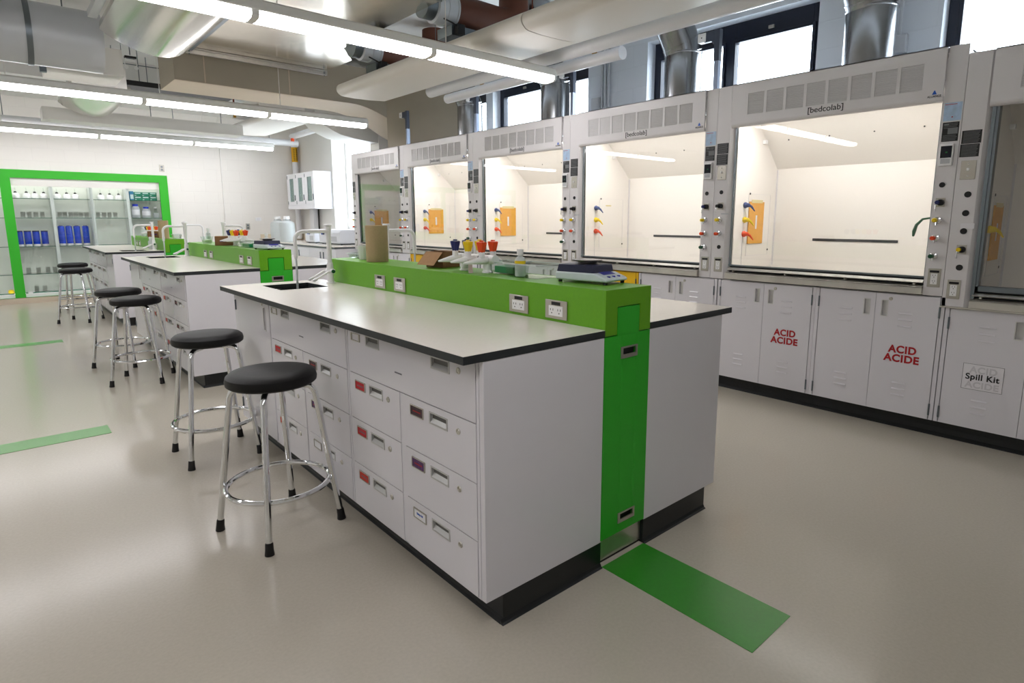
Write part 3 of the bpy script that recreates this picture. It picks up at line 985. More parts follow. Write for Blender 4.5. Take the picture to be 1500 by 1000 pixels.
# exhaust ducts
for k, lb in ((4, 'round metal exhaust duct above the hood nearest the camera'), (3, 'round metal exhaust duct in front of the two-pane window'), (2, 'round metal exhaust duct beside the end of the pendant light'), (1, 'round metal exhaust duct next to the beige duct')):
    y = HY0 + (4 - k) * HP + (.655 if k == 3 else .70)
    t = thing('exhaust_duct', lb, 'duct', (3.64, y, 2.263), 0, 'round exhaust ducts rising from the fume hoods')
    R = .158
    MB().lathe([(R + .012, 0), (R + .012, .015), (R, .02), (R, .43), (R + .004, .435), (R + .004, .445)], seg=36).build('riser', 'duct', t)
    b = MB()
    P = [(0, 0, .44), (-.03, .01, .53), (-.10, .035, .66), (-.17, .06, .76)]
    b.tube(P, R - .002, 32)
    b.build('elbow', 'duct', t)
    b = MB().tube([(-.17, .06, .76), (-.20, .08, .88), (-.20, .09, 1.0), (-.20, .09, 1.225)], R - .006, 32)
    b.build('upper_run', 'duct', t)
    for p0, p1 in ((P[1], P[2]),):
        d = (Vector(p1) - Vector(p0)).normalized()
        MB().cyl(Vector(p0) - d * .004, Vector(p0) + d * .006, R + .004, seg=32).build('seam_band', 'duct', t)


# ================================================================== cupboards below the hoods
def cupboard(y0, w_, label, ndoor=2, top=.85, m='cabinet', sign=None, cat='cupboard'):
    t = thing('base_cupboard', label, cat, (HX, y0, 0), 0, None)
    MB().box(.02, .74, .001, w_ - .001, KZ, top).box(.0, .02, .001, .022, KZ, top).box(.0, .02, w_ - .022, w_ - .001, KZ, top).box(0, .02, .022, w_ - .022, KZ, KZ + .003).build('body', m, t, smooth=False)
    e = .0255
    dw = (w_ - 2 * e) / ndoor
    for q in range(ndoor):            # q = 0 is the right-hand door seen from the room
        a, b = e + q * dw + .0012, e + (q + 1) * dw - .0012
        inner = b - .055 if q == 0 and ndoor == 2 else a + .045
        if ndoor == 1: inner = a + .055
        hl = (inner - .012, inner + .018, top - .142, top - .048)
        d = MB().holed('x', .0, .019, (a, b, KZ + .003, top - .004), [hl]).build('door', m, t, smooth=False)
        MB().holed('x', -.0018, .001, (hl[0] - .005, hl[1] + .005, hl[2] - .005, hl[3] + .005), [hl]).box(.016, .019, *hl).box(0.0, .018, hl[0], hl[0] + .001, hl[2], hl[3]).build('pull', 'recess' if m == 'cabinet' else 'dark', d, smooth=False)
        c = (a + b) / 2
        for zz in ((.732, .692, .652) if top > .83 else (.70, .66, .62)):
            MB().prism([(.0, zz - .004), (-.006, zz - .003), (-.001, zz + .004), (0, zz + .004)], 'y', c - .038, c + .038).build('louvre', m, d, smooth=False)
        for zz in ((.294, .255, .217) if top > .83 else (.27, .232, .195)):
            MB().prism([(.0, zz - .004), (-.006, zz - .003), (-.001, zz + .004), (0, zz + .004)], 'y', c - .038, c + .038).build('louvre', m, d, smooth=False)
        if q == 0 or ndoor == 1: lock(d, inner - .028 if ndoor == 2 else inner + .05, top - .034)
        hy = a - .003 if q == 0 and ndoor == 2 else b + .003
        for zz in (.165, top - .09):
            MB().cyl((-.003, hy, zz - .035), (-.003, hy, zz + .035), .0055, seg=8).build('hinge', 'zinc', d)
        if sign == 'acid' and q == 0:
            text('ACID', 1.0, 'sign_red', d, (-.001, c, .506), bold=.035, name='sign_lettering', fit=(.155, .049), chars=1.08)
            text('ACIDE', 1.0, 'sign_red', d, (-.001, c + .001, .449), bold=.035, name='sign_lettering', fit=(.196, .049), chars=1.08)
    return t


cupboard(HY0 + .03 - .05 - .0, 0.001, '') if False else None
CY = [(-.418, .745, 'white cupboard with red ACID ACIDE lettering, next to the Spill Kit cupboard', 'acid'),
      (.3235, .7435, 'white cupboard with red ACID ACIDE lettering, next to the island worktop corner', 'acid'),
      (1.0725, .757, 'white louvred cupboard just right of the yellow cupboard', None)]
for y0, w_, lb, sg in CY:
    cupboard(y0, w_ - .003, lb, sign=sg)
t = cupboard(1.832, .76, 'yellow cupboard behind the balance under the fume hood', m='yellow_cabinet')
cupboard(2.597, .757, 'white louvred cupboard just left of the near yellow cupboard, mostly hidden')
cupboard(3.359, .757, 'white louvred cupboard hidden behind the coloured turrets')
cupboard(4.121, .757, 'white louvred cupboard right of the far yellow cupboard, mostly hidden')
cupboard(4.883, .757, 'far yellow cupboard seen above the green spine beside the cardboard box', m='yellow_cabinet')
cupboard(5.645, .80, 'white cupboard under the dark far hood beside the paper roll')
cupboard(6.45, .80, 'white cupboard at the far end of the fume hood row')
# spill kit cupboard
t = cupboard(-.418 - .80, .797, 'white cupboard at the right edge with a Spill Kit notice', top=.795)
d = [c for c in t.children if c.name.startswith('door')][1]
s = MB().box(-.0012, -.0002, .487, .678, .333, .483).build('notice', 'paper', d, smooth=False)
s2 = MB().holed('x', -.0018, -.0012, (.487, .678, .333, .483), [(.4885, .6765, .3345, .4815)]).build('notice_border', 'ink', d, smooth=False)
text('Spill Kit', 1.0, 'ink', d, (-.0018, .5825, .404), bold=.022, name='notice_lettering', fit=(.158, .046), chars=1.06)
text('ACID', 1.0, 'ink_faint', d, (-.0014, .5825, .450), bold=.035, name='faint_lettering', fit=(.13, .04), chars=1.08)
text('ACIDE', 1.0, 'ink_faint', d, (-.0014, .5825, .362), bold=.035, name='faint_lettering', fit=(.16, .038), chars=1.08)
tag(MB().box(HX + .055, HX + .7, HY0 - 1.54, 7.25, 0, KZ).prism([(HX + .035, 0), (HX + .055, 0), (HX + .055, .05), (HX + .052, .02), (HX + .036, .004)], 'y', HY0 - 1.54, 7.25).build('toe_kick', 'kick', smooth=False),
    'black rubber base running under all the fume hood cupboards', 'toe kick')

# ================================================================== display cabinet in the back wall
t = thing('display_cabinet', 'green-framed glass display cabinet with shelves lit by added strips in the back wall', 'display cabinet', (0, YB, 0))
UP = [-.226, .288, .793]
bays = [(RX0 + .06, -1.88), (-1.86, -.76), (-.70, -.247), (-.206, .265), (.310, .770), (.815, 1.268)]
fr = MB()
fr.holed('y', -.035, -.001, (RX0, RX1, .092, RZ1), [(RX0 + .128, -.827, .0921, 1.937), (-.700, 1.266, .0921, 1.937)])
fr.build('frame', 'frame_green', t, bevel=.002, smooth=False)
# cabinet carcass
x0, x1 = RX0 + .061, RX1 - .061
MB().box(x0, x1, .335, .345, RZ0 + .001, RZ1 - .061).build('back_panel', 'shelf_back', t, smooth=False)
MB().box(x0, x0 + .01, .0, .335, .095, 1.99).box(x1 - .01, x1, .0, .335, .095, 1.99).box(x0, x1, .0, .335, 1.985, 1.998).build('side_panel', 'shelf_side', t, smooth=False)
MB().box(x0 + .02, x1 - .02, .03, .07, 1.90, 1.92).build('lamp', 'case_fill', t, smooth=False)  # glowing strip added behind the header to brighten the shelves
MB().box(x0 + .02, x1 - .02, .03, .05, .1505, .154).build('lamp', 'case_fill', t, smooth=False)  # second added strip, hidden low down, brightens the bottom shelves
MB().box(x0, x1, .0, .02, 1.818, 1.975).build('header_panel', 'paint', t, smooth=False)
MB().box(x0, x1, -.01, .335, .0925, .150).build('bottom_rail', 'white_plastic', t, smooth=False)
for u in UP + [-.77, -1.30, -1.87, -2.4]:
    MB().box(u - .021, u + .021, .012, .325, .151, 1.817).build('upright', 'shelf_side', t, smooth=False)
allb = [(x0 + .012, -2.421), (-2.379, -1.891), (-1.849, -1.321), (-1.279, -.791), (-.749, -.247), (-.205, .267), (.309, .772), (.814, x1 - .012)]
for (a, b) in allb:
    for z in (1.632, 1.332, .885, .452):
        g = MB().box(a + .002, b - .002, .03, .325, z - .008, z).build('shelf', 'clear_glass', t, smooth=False, label='glass shelf')
        MB().box(a + .002, b - .002, .026, .0295, z - .008, z).build('shelf_edge', 'shelf_edge', g, smooth=False)
for a, b in ((RX0 + .13, -.83), (-.698, .29), (.27, 1.264)):
    g = MB().box(a, b, .004 if a < .2 else .009, .008 if a < .2 else .0105, .151, 1.817).build('sliding_door', 'clear_glass', t, smooth=False, label='sliding glass door')
    MB().box(a, b, .0035, .0095, .151, .166).build('door_rail', 'shelf_edge', g, smooth=False)
    MB().box(a + .03, a + .09, .0, .004, .152, .182).build('door_grip', 'white_plastic', g, smooth=False)

BASE = YB
# squat white vessels with dark stopper and clear spout
def vessel():
    t = thing('wash_vessel', '', 'bottle', (0, 0, 0))
    MB().lathe([(0, 0), (.048, 0), (.050, .006), (.048, .05), (.042, .066), (.022, .082), (0, .084)], seg=24).build('body', 'white_plastic', t)
    MB().lathe([(0, .080), (.022, .081), (.017, .098), (.012, .108), (0, .108)], seg=16).build('stopper', 'dark', t)
    MB().lathe([(0, .108), (.007, .108), (.005, .165), (0, .166)], seg=10).build('spout', 'clear_plastic', t)
    return t
v = vessel()
vx = [(-.655, 'first'), (-.522, 'second'), (-.42, 'third'), (-.31, 'fourth'), (-.145, 'first'), (-.019, 'second'), (.092, 'third'), (.433, 'first'), (.561, 'second'), (.686, 'third')]
bayn = ['top shelf bay beside the left green post'] * 4 + ['top shelf bay second from the green post'] * 3 + ['top shelf bay left of the green boxes'] * 3
for i, ((x, o), b) in enumerate(zip(vx, bayn)):
    lb = '%s white vessel from the left in the %s' % (o, b)
    if i == 0:
        v.location = (x, BASE + .17, 1.6325); v['label'] = lb; v['group'] = 'white vessels on the top shelf'
    else:
        dup(v, (x, BASE + .17, 1.6325), 0, lb)
    # the first of each bay is the larger one
    if o == 'first': COL.objects[-1 if i else -1]
# blue canisters
def canister(h, cap):
    t = thing('blue_canister', '', 'canister', (0, 0, 0))
    MB().lathe([(0, .03), (.043, .03), (.044, .035), (.044, h - .012), (.040, h - .004), (0, h - .003)], seg=24).build('body', 'bottle_blue', t)
    MB().lathe([(0, 0), (.042, 0), (.0435, .003), (.0435, .032), (0, .032)], seg=24).build('base_band', 'paper', t)
    if cap: MB().lathe([(0, h - .006), (.045, h - .006), (.045, h + .008), (0, h + .009)], seg=24).build('cap', 'dark', t)
    else: MB().lathe([(0, h - .006), (.030, h - .004), (.026, h + .006), (0, h + .007)], seg=24).build('cap', 'navy', t)
    return t
c1, c2 = canister(.235, True), canister(.315, False)
for i, (x, o) in enumerate([(-.677, 'leftmost, next to the green post'), (-.575, 'second from the left'), (-.472, 'third from the left'), (-.366, 'fourth from the left')]):
    lb = 'short blue canister with black cap, %s' % o
    if i == 0: c1.location = (x, BASE + .15, .8855); c1['label'] = lb; c1['group'] = 'blue canisters on the middle shelf'
    else: dup(c1, (x, BASE + .15, .8855), 0, lb)
for i, (x, o) in enumerate([(-.148, 'leftmost of the tall ones'), (-.048, 'second of the tall ones'), (.058, 'third of the tall ones'), (.172, 'standing alone at the right')]):
    lb = 'tall blue canister, %s' % o
    if i == 0: c2.location = (x, BASE + .15, .8855); c2['label'] = lb; c2['group'] = 'blue canisters on the middle shelf'
    else: dup(c2, (x, BASE + .15, .8855), 0, lb)
# green boxes, stacked two high in three columns
bx = None
for i in range(3):
    for j in range(2):
        lb = 'green carton in the display cabinet, %s, %s column' % (('upper', 'lower')[1 - j], ('left', 'middle', 'right')[i])
        if bx is None:
            bx = thing('green_box', lb, 'box', (0, 0, 0), 0, 'green boxes on the top shelf')
            MB().box(-.055, .055, -.09, .09, 0, .068).build('carton', 'box_green', bx, bevel=.002, smooth=False)
            MB().box(-.040, .040, -.0912, -.0902, .040, .056).box(-.046, -.022, -.0912, -.0902, .008, .018).build('printing', 'box_pale', bx, smooth=False)
            b = bx
        else:
            b = dup(bx, label=lb)
        b.location = (.948 + i * .113, BASE + .15, 1.6325 + j * .069)
b = thing('blue_box', 'pale blue box standing left of the green boxes', 'box', (.862, BASE + .15, 1.6325))
MB().box(-.028, .028, -.08, .08, 0, .15).build('carton', 'box_blue', b, bevel=.002, smooth=False)
MB().box(-.022, .022, -.0812, -.0802, .02, .095).build('printing', 'box_pale', b, smooth=False)
for x, h, r, lb in ((.905, .235, .062, 'tall plastic jar with blue lid in the display cabinet'), (1.062, .190, .064, 'shorter plastic jar with blue lid in the display cabinet')):
    t = thing('plastic_jar', lb, 'jar', (x, BASE + .14, 1.3325))
    MB().lathe([(0, 0), (r - .004, 0), (r, .006), (r, h * .68), (r * .8, h * .8), (r * .6, h * .85), (0, h * .86)], seg=24).build('body', 'grey_plastic', t)
    MB().lathe([(0, h * .84), (r * .68, h * .84), (r * .68, h), (0, h)], seg=24).build('lid', 'cap_blue', t)
    MB().lathe([(r + .0005, h * .22), (r + .001, h * .22), (r + .001, h * .6), (r + .0005, h * .6)], seg=24).build('paper_label', 'paper', t)
t = thing('square_bottle', 'clear bottle with grey contents at the right of the jars', 'bottle', (1.205, BASE + .14, 1.3325))
MB().box(-.038, .038, -.038, .038, 0, .085).build('contents', 'grey_duct', t, bevel=.004)
MB().lathe([(0, .086), (.03, .087), (.02, .12), (.018, .165), (0, .166)], seg=16).build('neck', 'clear_plastic', t)
MB().lathe([(0, .166), (.021, .166), (.021, .186), (0, .187)], seg=16).build('cap', 'white_plastic', t)
# faint glassware
def beaker(r, h):
    t = thing('glass_beaker', '', 'beaker', (0, 0, 0))
    MB().lathe([(0, 0), (r, 0), (r, h), (r + .003, h + .003), (r - .001, h), (r - .002, .003), (0, .003)], seg=20).build('glass', 'faint_glass', t)
    return t
bk = None
rows = [(1.3325, [-.60, -.52, -.44, -.36, -.14, -.07, .0, .07, .14, .21, .37, .45, .53, .61], 'second shelf'), (.4525, [-.62, -.50, -.38, -.29], 'fourth shelf'), (.1515, [-.55, -.45], 'bottom')]
for z, xs, nm in rows:
    for x in xs:
        lb = 'clear glass beaker among the faint glassware in the display cabinet'
        if bk is None:
            bk = beaker(.028, .09); b = bk; b['label'] = lb; b['group'] = 'glass beakers in the display cabinet'
        else: b = dup(bk, label=lb)
        b.location = (x, BASE + .16 + .02 * ((x * 100) % 3), z)
tag(MB().lathe([(0, 0), (.035, 0), (.04, .03), (.03, .06), (0, .065)], seg=16).build('sponge', 'yellow', loc=(-.865, BASE + .12, .1515)), 'small yellow thing at the bottom of the cabinet left of the green post', 'sponge')

# wall plates, conduit, corner pipe on the back wall
def wall_plate(x, z, w_, h, m, label, cat='wall plate'):
    t = thing('wall_plate', label, cat, (x, YB - .006, z))
    MB().box(-w_ / 2, w_ / 2, 0, .006, -h / 2, h / 2).build('plate', m, t, bevel=.002)
    MB().box(-w_ * .22, w_ * .22, -.004, 0, .08 * h, .34 * h).box(-w_ * .22, w_ * .22, -.004, 0, -.34 * h, -.08 * h).build('socket', 'zinc' if m == 'plate' else 'paper', t, bevel=.001)
wall_plate(1.336, 2.185, .075, .115, 'plate', 'metal wall plate above the corner of the green frame')
wall_plate(2.685, 1.17, .075, .12, 'plate', 'metal outlet plate on the back wall beside the white faucet')
wall_plate(2.885, 1.31, .11, .065, 'white_plastic', 'white horizontal wall plate left of the carboys')
tag(MB().cyl((2.29, YB - .008, .1), (2.29, YB - .008, ZC), .006, seg=8).build('conduit', 'paint'), 'thin white conduit running up the bare back wall', 'conduit')
t = thing('corner_pipe', 'vertical white pipe with yellow labels in the far corner', 'pipe', (3.62, YB - .12, .92))
MB().cyl((0, 0, 0), (0, 0, 1.86), .055, seg=20).build('pipe', 'pipe_white', t)
MB().cyl((0, 0, 1.50), (0, 0, 1.78), .0565, seg=20).build('yellow_band', 'pipe_label', t)
s = MB()
for q in range(11): s.box(-.045 + .0, -.012, -.0585, -.0575, 1.53 + q * .021, 1.538 + q * .021).box(.006, .035, -.0585, -.0575, 1.53 + q * .021, 1.541 + q * .021)
s.build('band_print', 'ink', t, smooth=False)
MB().cyl((0, 0, 1.22), (0, 0, 1.40), .0565, seg=20).build('lower_band', 'pipe_label', t) if False else None

# ================================================================== far bench along the window wall
t = thing('side_bench', 'white bench run under the far window, dark-edged pale top', 'bench', (2.85, 7.32, 0))
BL = YB - 7.32
MB().box(.03, .87, .001, BL - .014, .1, .86).build('body', 'cabinet_far', t, smooth=False)
MB().box(.08, .87, .001, BL - .014, 0, .1).build('plinth', 'kick', t, smooth=False)
n = 7
for q in range(n):
    a = q * BL / n
    d = MB().box(.008, .029, a + .003, a + BL / n - .003, .12, .855).build('door', 'cabinet_far', t, bevel=.001, smooth=False)
    yy = a + (BL / n - .06 if q % 2 == 0 else .06)
    MB().box(-.006, .008, yy - .005, yy + .005, .66, .80).build('handle', 'zinc', d, bevel=.002)
MB().box(0, .869, 0, BL - .013, .861, .885).build('top_edge', 'zinc', t, smooth=False)
MB().box(.001, .869, .001, BL - .013, .885, .900).build('top', 'laminate', t, smooth=False)
MB().box(.845, .868, 0.3, BL - .02, .900, 1.02).build('backsplash', 'backsplash', t, smooth=False)
MB().box(.05, .84, BL - .035, BL - .014, .900, 1.02).build('backsplash', 'backsplash', t, smooth=False)
# carboys
def carboy(loc, label):
    t = thing('carboy', label, 'carboy', loc, 0, 'carboys on the far bench')
    MB().lathe([(0, 0), (.125, 0), (.135, .01), (.135, .31), (.12, .35), (.06, .385), (.042, .39), (.042, .42), (0, .42)], seg=28).build('body', 'milky', t)
    MB().lathe([(0, .405), (.055, .405), (.055, .455), (.045, .462), (0, .462)], seg=20).build('cap', 'white_plastic', t)
    MB().tube([(-.07, 0, .385), (-.05, 0, .405), (.05, 0, .405), (.07, 0, .385)], .007, 8).build('neck_ring', 'grey_plastic', t)
    return t
carboy((3.02, 9.72, .9005), 'nearer translucent white carboy on the far bench')
carboy((3.05, 10.27, .9005), 'translucent carboy on the far bench, partly behind the other carboy')
# instruments
def instrument(loc, w_, d_, h, label):
    t = thing('bench_instrument', label, 'instrument', loc)
    MB().prism([(0, .02), (0, h * .8), (.06, h), (d_, h), (d_, .02)], 'y', 0, w_).build('housing', 'instrument', t, bevel=.012)
    MB().box(.01, d_ - .01, .01, w_ - .01, .008, .02).build('base', 'zinc', t, smooth=False)
    for q in (.22, .55):
        MB().lathe([(0, -.014), (.016, -.014), (.018, 0), (0, .002)], (0, w_ - .1 * (1 + q * 2), h * .72), 14, 'x').build('knob', 'ink_blue' if q < .5 else 'navy', t)
    MB().box(-.003, 0, w_ * .12, w_ * .5, .05, h * .55).build('front_panel', 'grey_plastic', t, bevel=.001)
    for a in (.04, w_ - .04):
        MB().cyl((.05, a, 0), (.05, a, .01), .015, seg=12).cyl((d_ - .05, a, 0), (d_ - .05, a, .01), .015, seg=12).build('foot', 'rubber', t)
instrument((3.10, 8.70, .9005), .40, .38, .235, 'white bench instrument with dark knobs, left of the pair under the window')
instrument((3.12, 7.75, .9005), .80, .42, .24, 'wide white bench instrument under the tall bright window')

# wall cabinet
t = thing('wall_cabinet', 'white three-door wall cabinet with glass panes beside the far window', 'wall cabinet', (3.38, 9.28, 1.50))
CD, CH, CW = XF - 3.38 - .001, .66, 1.30
MB().box(.022, CD, 0, CW, .0, CH).box(.0, .022, 0, CW, 0, .07).build('body', 'cabinet_far', t, smooth=False)
for q in range(3):
    a = .004 + q * (CW - .008) / 3
    b = a + (CW - .008) / 3 - .005
    d = MB().holed('x', .001, .0215, (a, b, .075, CH - .004), [(a + .10, b - .12, .14, CH - .09)]).build('door', 'cabinet_far', t, smooth=False)
    MB().box(.010, .014, a + .10, b - .12, .14, CH - .09).build('pane', 'frosted', d, smooth=False)
    MB().box(.0155, .0205, a + .10, b - .12, .14, CH - .09).build('pane_backing', 'duct', d, smooth=False) if False else None
    MB().box(.0145, .0205, a + .101, b - .121, .36, .375).build('inner_shelf', 'white_plastic', d, smooth=False)
    for zz in (.12, CH - .06):
        MB().box(-.003, .001, b - .03, b - .008, zz - .03, zz + .03).build('hinge', 'zinc', d, bevel=.001)
    MB().box(-.014, .001, a + .03, a + .04, .16, .26).build('handle', 'zinc', d, bevel=.002)
t = thing('pipe_chase', 'white vertical pipe and dark cable below the wall cabinet', 'pipe', (3.64, 9.98, .9005))
MB().box(-.05, .055, -.09, .09, .12, .595).build('cover', 'pipe_white', t, bevel=.004)
MB().tube([(.03, -.14, .12), (.03, -.13, .3), (.03, -.14, .595)], .012, 8).build('cable', 'dark', t)

# ================================================================== things on the green spines
SZ = GZ + .0006
def towel_roll(loc, label, h=.262, r=.053):
    t = thing('towel_roll', label, 'paper roll', loc, 0, 'brown paper rolls')
    MB().lathe([(.018, .002), (r - .002, 0), (r, .002), (r, h - .002), (r - .002, h), (.020, h), (.020, .004)], seg=40).build('paper', 'towel', t)
    MB().lathe([(.0195, .001), (.0198, .001), (.0198, h - .01), (.0175, h - .01), (.0175, .001)], seg=20).build('core', 'kraft_dark', t)
towel_roll((.715, 1.868, SZ), 'brown paper towel roll standing on the nearest green spine', h=.212, r=.064)

def open_box(loc, rz, dims, label, flap=True):
    t = thing('cardboard_box', label, 'cardboard box', loc, rz)
    a, b, h = dims
    w_ = .003
    MB().box(-a, a, -b, b, 0, w_).box(-a, -a + w_, -b, b, 0, h).box(a - w_, a, -b, b, 0, h).box(-a, a, -b, -b + w_, 0, h).box(-a, a, b - w_, b, 0, h).build('carton', 'kraft_dark', t, smooth=False)
    if flap:
        MB().prism([(-a + .001, h), (-a + .003, h + .001), (-a - .062, h * .20), (-a - .065, h * .20)], 'y', -b, b).build('flap', 'kraft', t, smooth=False)
        MB().box(-a * .1, a, -b, b, h, h + .003).build('top_flap', 'kraft_dark', t, smooth=False)
        MB().box(-.5 * a, .6 * a, -b - .0006, -b, h * .35, h * .42).box(.0, .8 * a, -b - .0006, -b, h * .6, h * .72).build('printing', 'ink', t, smooth=False)
    else:
        MB().box(-a, a, -b, b, h, h + .003).build('top', 'kraft', t, smooth=False)
        MB().box(-a * .5, a * .6, -b - .0006, -b, h * .4, h * .6).build('printing', 'card_purple', t, smooth=False)
    return t
open_box((.79, 1.285, SZ), radians(10), (.062, .062, .080), 'opened brown cardboard box with a flap on the nearest green spine')
open_box((.70, 4.93, SZ), radians(-20), (.085, .06, .085), 'brown cardboard box on the middle green spine', False)
open_box((.70, 8.35, SZ), radians(-20), (.075, .06, .085), 'brown cardboard box on the farthest green spine left of the roll', False)
open_box((.76, 8.15, SZ), radians(-15), (.06, .05, .080), 'second brown cardboard box on the farthest green spine, nearer the roll', False)


def knob_mesh():
    return MB().lathe([(0, .0), (.014, .0), (.017, .010), (.0235, .040), (.0235, .046), (.018, .048), (.010, .048), (.010, .054), (0, .055)], seg=36, lobes=6, amp=.11)


def turret(loc, label):
    """twin-post service turret with three valves facing each bench side"""
    t = thing('service_turret', label, 'service turret', loc, 0, 'service turrets on the green spines')
    b = MB()
    for y in (-.09, .09):
        b.lathe([(0, 0), (.026, 0), (.026, .006), (.021, .010), (.021, .06), (.021, .066), (0, .066)], (0, y, 0), 20)
    b.cyl((0, -.15, .063), (0, .15, .063), .021, seg=18)
    b.build('post', 'white_plastic', t)
    for s in (-1, 1):
        for k, m in enumerate(('navy', 'yellow', 'orange')):
            y = .105 - k * .105 + (.0 if s < 0 else .03)
            v = MB().tube([(0, y, .063), (s * .045, y, .060), (s * .075, y + .01, .056), (s * .125, y + .03, .048)], [.019, .019, .014, .004], 14)
            v.lathe([(0, .055), (.019, .055), (.015, .070), (.0145, .098), (.0, .099)], (s * .045, y, 0), 18)
            o = v.build('valve_body', 'white_plastic', t)
            kn = knob_mesh().build('knob', m, o, loc=(s * .045, y, .097))
    MB().box(.0, .004, -.02, .02, .02, .05).build('plate', 'steel', t) if False else None
    MB().lathe([(.0215, -.005), (.0225, -.005), (.0225, .005), (.0215, .005)], (0, -.045, .063), 18, 'y').build('band', 'dark', t)
    return t


tr = turret((.742, .930, SZ), 'white service turret with navy, yellow and orange knobs on the nearest green spine')
dup(tr, (.742, 4.66, SZ), 0, 'white service turret with coloured knobs on the middle green spine')
dup(tr, (.742, 8.42 + .35, SZ), 0, 'white service turret with coloured knobs on the farthest green spine')


def clear_tub(loc, a, b, h, label, tl=.010, fill=None, name='plastic_tub'):
    t = thing(name, label, 'plastic tub', loc)
    w_ = .002
    for (p, q, r, s_) in ((-a, a, -b, -b + w_), (-a, a, b - w_, b), (-a, -a + w_, -b, b), (a - w_, a, -b, b)): pass
    m = MB()
    # tapered wall ring
    o0 = [(-a + tl, -b + tl), (a - tl, -b + tl), (a - tl, b - tl), (-a + tl, b - tl)]
    o1 = [(-a, -b), (a, -b), (a, b), (-a, b)]
    v = [(x, y, 0) for x, y in o0] + [(x, y, h) for x, y in o1] + [(x * .97, y * .97, .003) for x, y in o0] + [(x * .975, y * .975, h) for x, y in o1]
    f = [(0, 1, 2, 3), (8, 9, 10, 11)]
    for i in range(4):
        j = (i + 1) % 4
        f += [(i, j, j + 4, i + 4), (i + 8, j + 8, j + 12, i + 12), (i + 4, j + 4, j + 12, i + 12)]
    m.add(v, f)
    m.build('tub', 'clear_plastic', t, smooth=False)
    MB().holed('z', h - .004, h, (-a - .004, a + .004, -b - .004, b + .004), [(-a, a, -b, b)]).build('rim', 'milky', t, smooth=False)
    if fill:
        MB().box(-a + tl + .008, a - tl - .008, -b + tl + .008, b - tl - .008, .004, h * .6).build('contents', fill, t, bevel=.003)
    return t


clear_tub((.790, .735, SZ), .055, .085, .058, 'clear plastic tub with green boxes behind the bottle on the nearest spine', fill='reagent_green')
clear_tub((.765, .545, SZ), .080, .105, .060, 'large clear plastic tub beside the balance on the nearest spine')
clear_tub((.800, 2.20, SZ), .06, .13, .032, 'low clear plastic tray left of the paper roll on the nearest spine')
clear_tub((.742, 4.30, SZ), .06, .12, .055, 'clear plastic tub with green contents on the middle spine', fill='reagent_green')
clear_tub((.755, 4.08, SZ), .05, .07, .05, 'small clear plastic tub next to the balance on the middle spine')
t = thing('salt_cup', 'white paper-lined cup of pale crystals left of the paper roll', 'cup', (.742, 2.10, SZ))
MB().lathe([(0, 0), (.026, 0), (.034, .058), (.041, .085), (.039, .085), (.032, .056), (.024, .004), (0, .004)], seg=24, lobes=9, amp=.03).build('liner', 'card_white', t)
MB().lathe([(0, .006), (.026, .008), (.033, .058), (.030, .062), (0, .064)], seg=20).build('crystals', 'salt', t)
t = thing('plastic_basket', 'clear plastic basket on the far part of the middle green spine', 'basket', (.70, 5.60, SZ))
MB().lathe([(.0, 0), (.045, 0), (.062, .07), (.060, .07), (.043, .004), (0, .004)], seg=20).build('basket', 'clear_plastic', t)
MB().lathe([(0, .006), (.042, .007), (.050, .035), (0, .04)], seg=20).build('crystals', 'salt', t)


def squeeze_bottle(loc, label, h=.125, r=.028, cap='white_plastic', band='yellow'):
    t = thing('reagent_bottle', label, 'bottle', loc)
    MB().lathe([(0, 0), (r - .002, 0), (r, .004), (r, h * .60), (r * .8, h * .68), (r * .45, h * .74), (r * .45, h * .80), (0, h * .80)], seg=24).build('body', 'milky', t)
    MB().lathe([(0, h * .79), (r * .62, h * .79), (r * .62, h), (0, h)], seg=20).build('cap', cap, t)
    if band: MB().lathe([(r + .0005, h * .46), (r + .001, h * .46), (r + .001, h * .58), (r + .0005, h * .58)], seg=24).build('label_band', band, t)
    return t
squeeze_bottle((.715, .575, SZ + .004), 'white plastic bottle with yellow label in the large tub', h=.116, r=.023)
t = thing('steel_clip', 'steel spatula leaning against the service turret', 'spatula', (.668, .87, SZ))
MB().prism([(0, 0), (.004, 0), (.052, .058), (.048, .060)], 'y', -.010, .010).build('blade', 'steel', t)
t.rotation_euler = (0, 0, radians(60))
squeeze_bottle((.79, 4.02, SZ), 'small clear bottle behind the tubs on the middle spine', h=.13, r=.022, band=None)
squeeze_bottle((.585, Y0S[2] + .62, WT + .0005), 'white pump bottle beside the faucet on the farthest island', h=.16, r=.033, band=None)
squeeze_bottle((.68, 9.05, SZ), 'white bottle at the far end of the farthest green spine', h=.14, band=None)
squeeze_bottle((.72, 8.90, SZ), 'small white bottle beside the boxes on the farthest green spine', h=.10, band=None)
squeeze_bottle((.80, 5.95, SZ), 'spray bottle at the far end of the middle green spine', h=.15, r=.024, band=None)
towel_roll((.70, 7.72, SZ), 'brown paper towel roll on the farthest green spine', h=.235, r=.06)
t = clear_tub((.80, 7.50, SZ), .05, .06, .06, 'clear plastic tub right of the roll on the farthest spine')


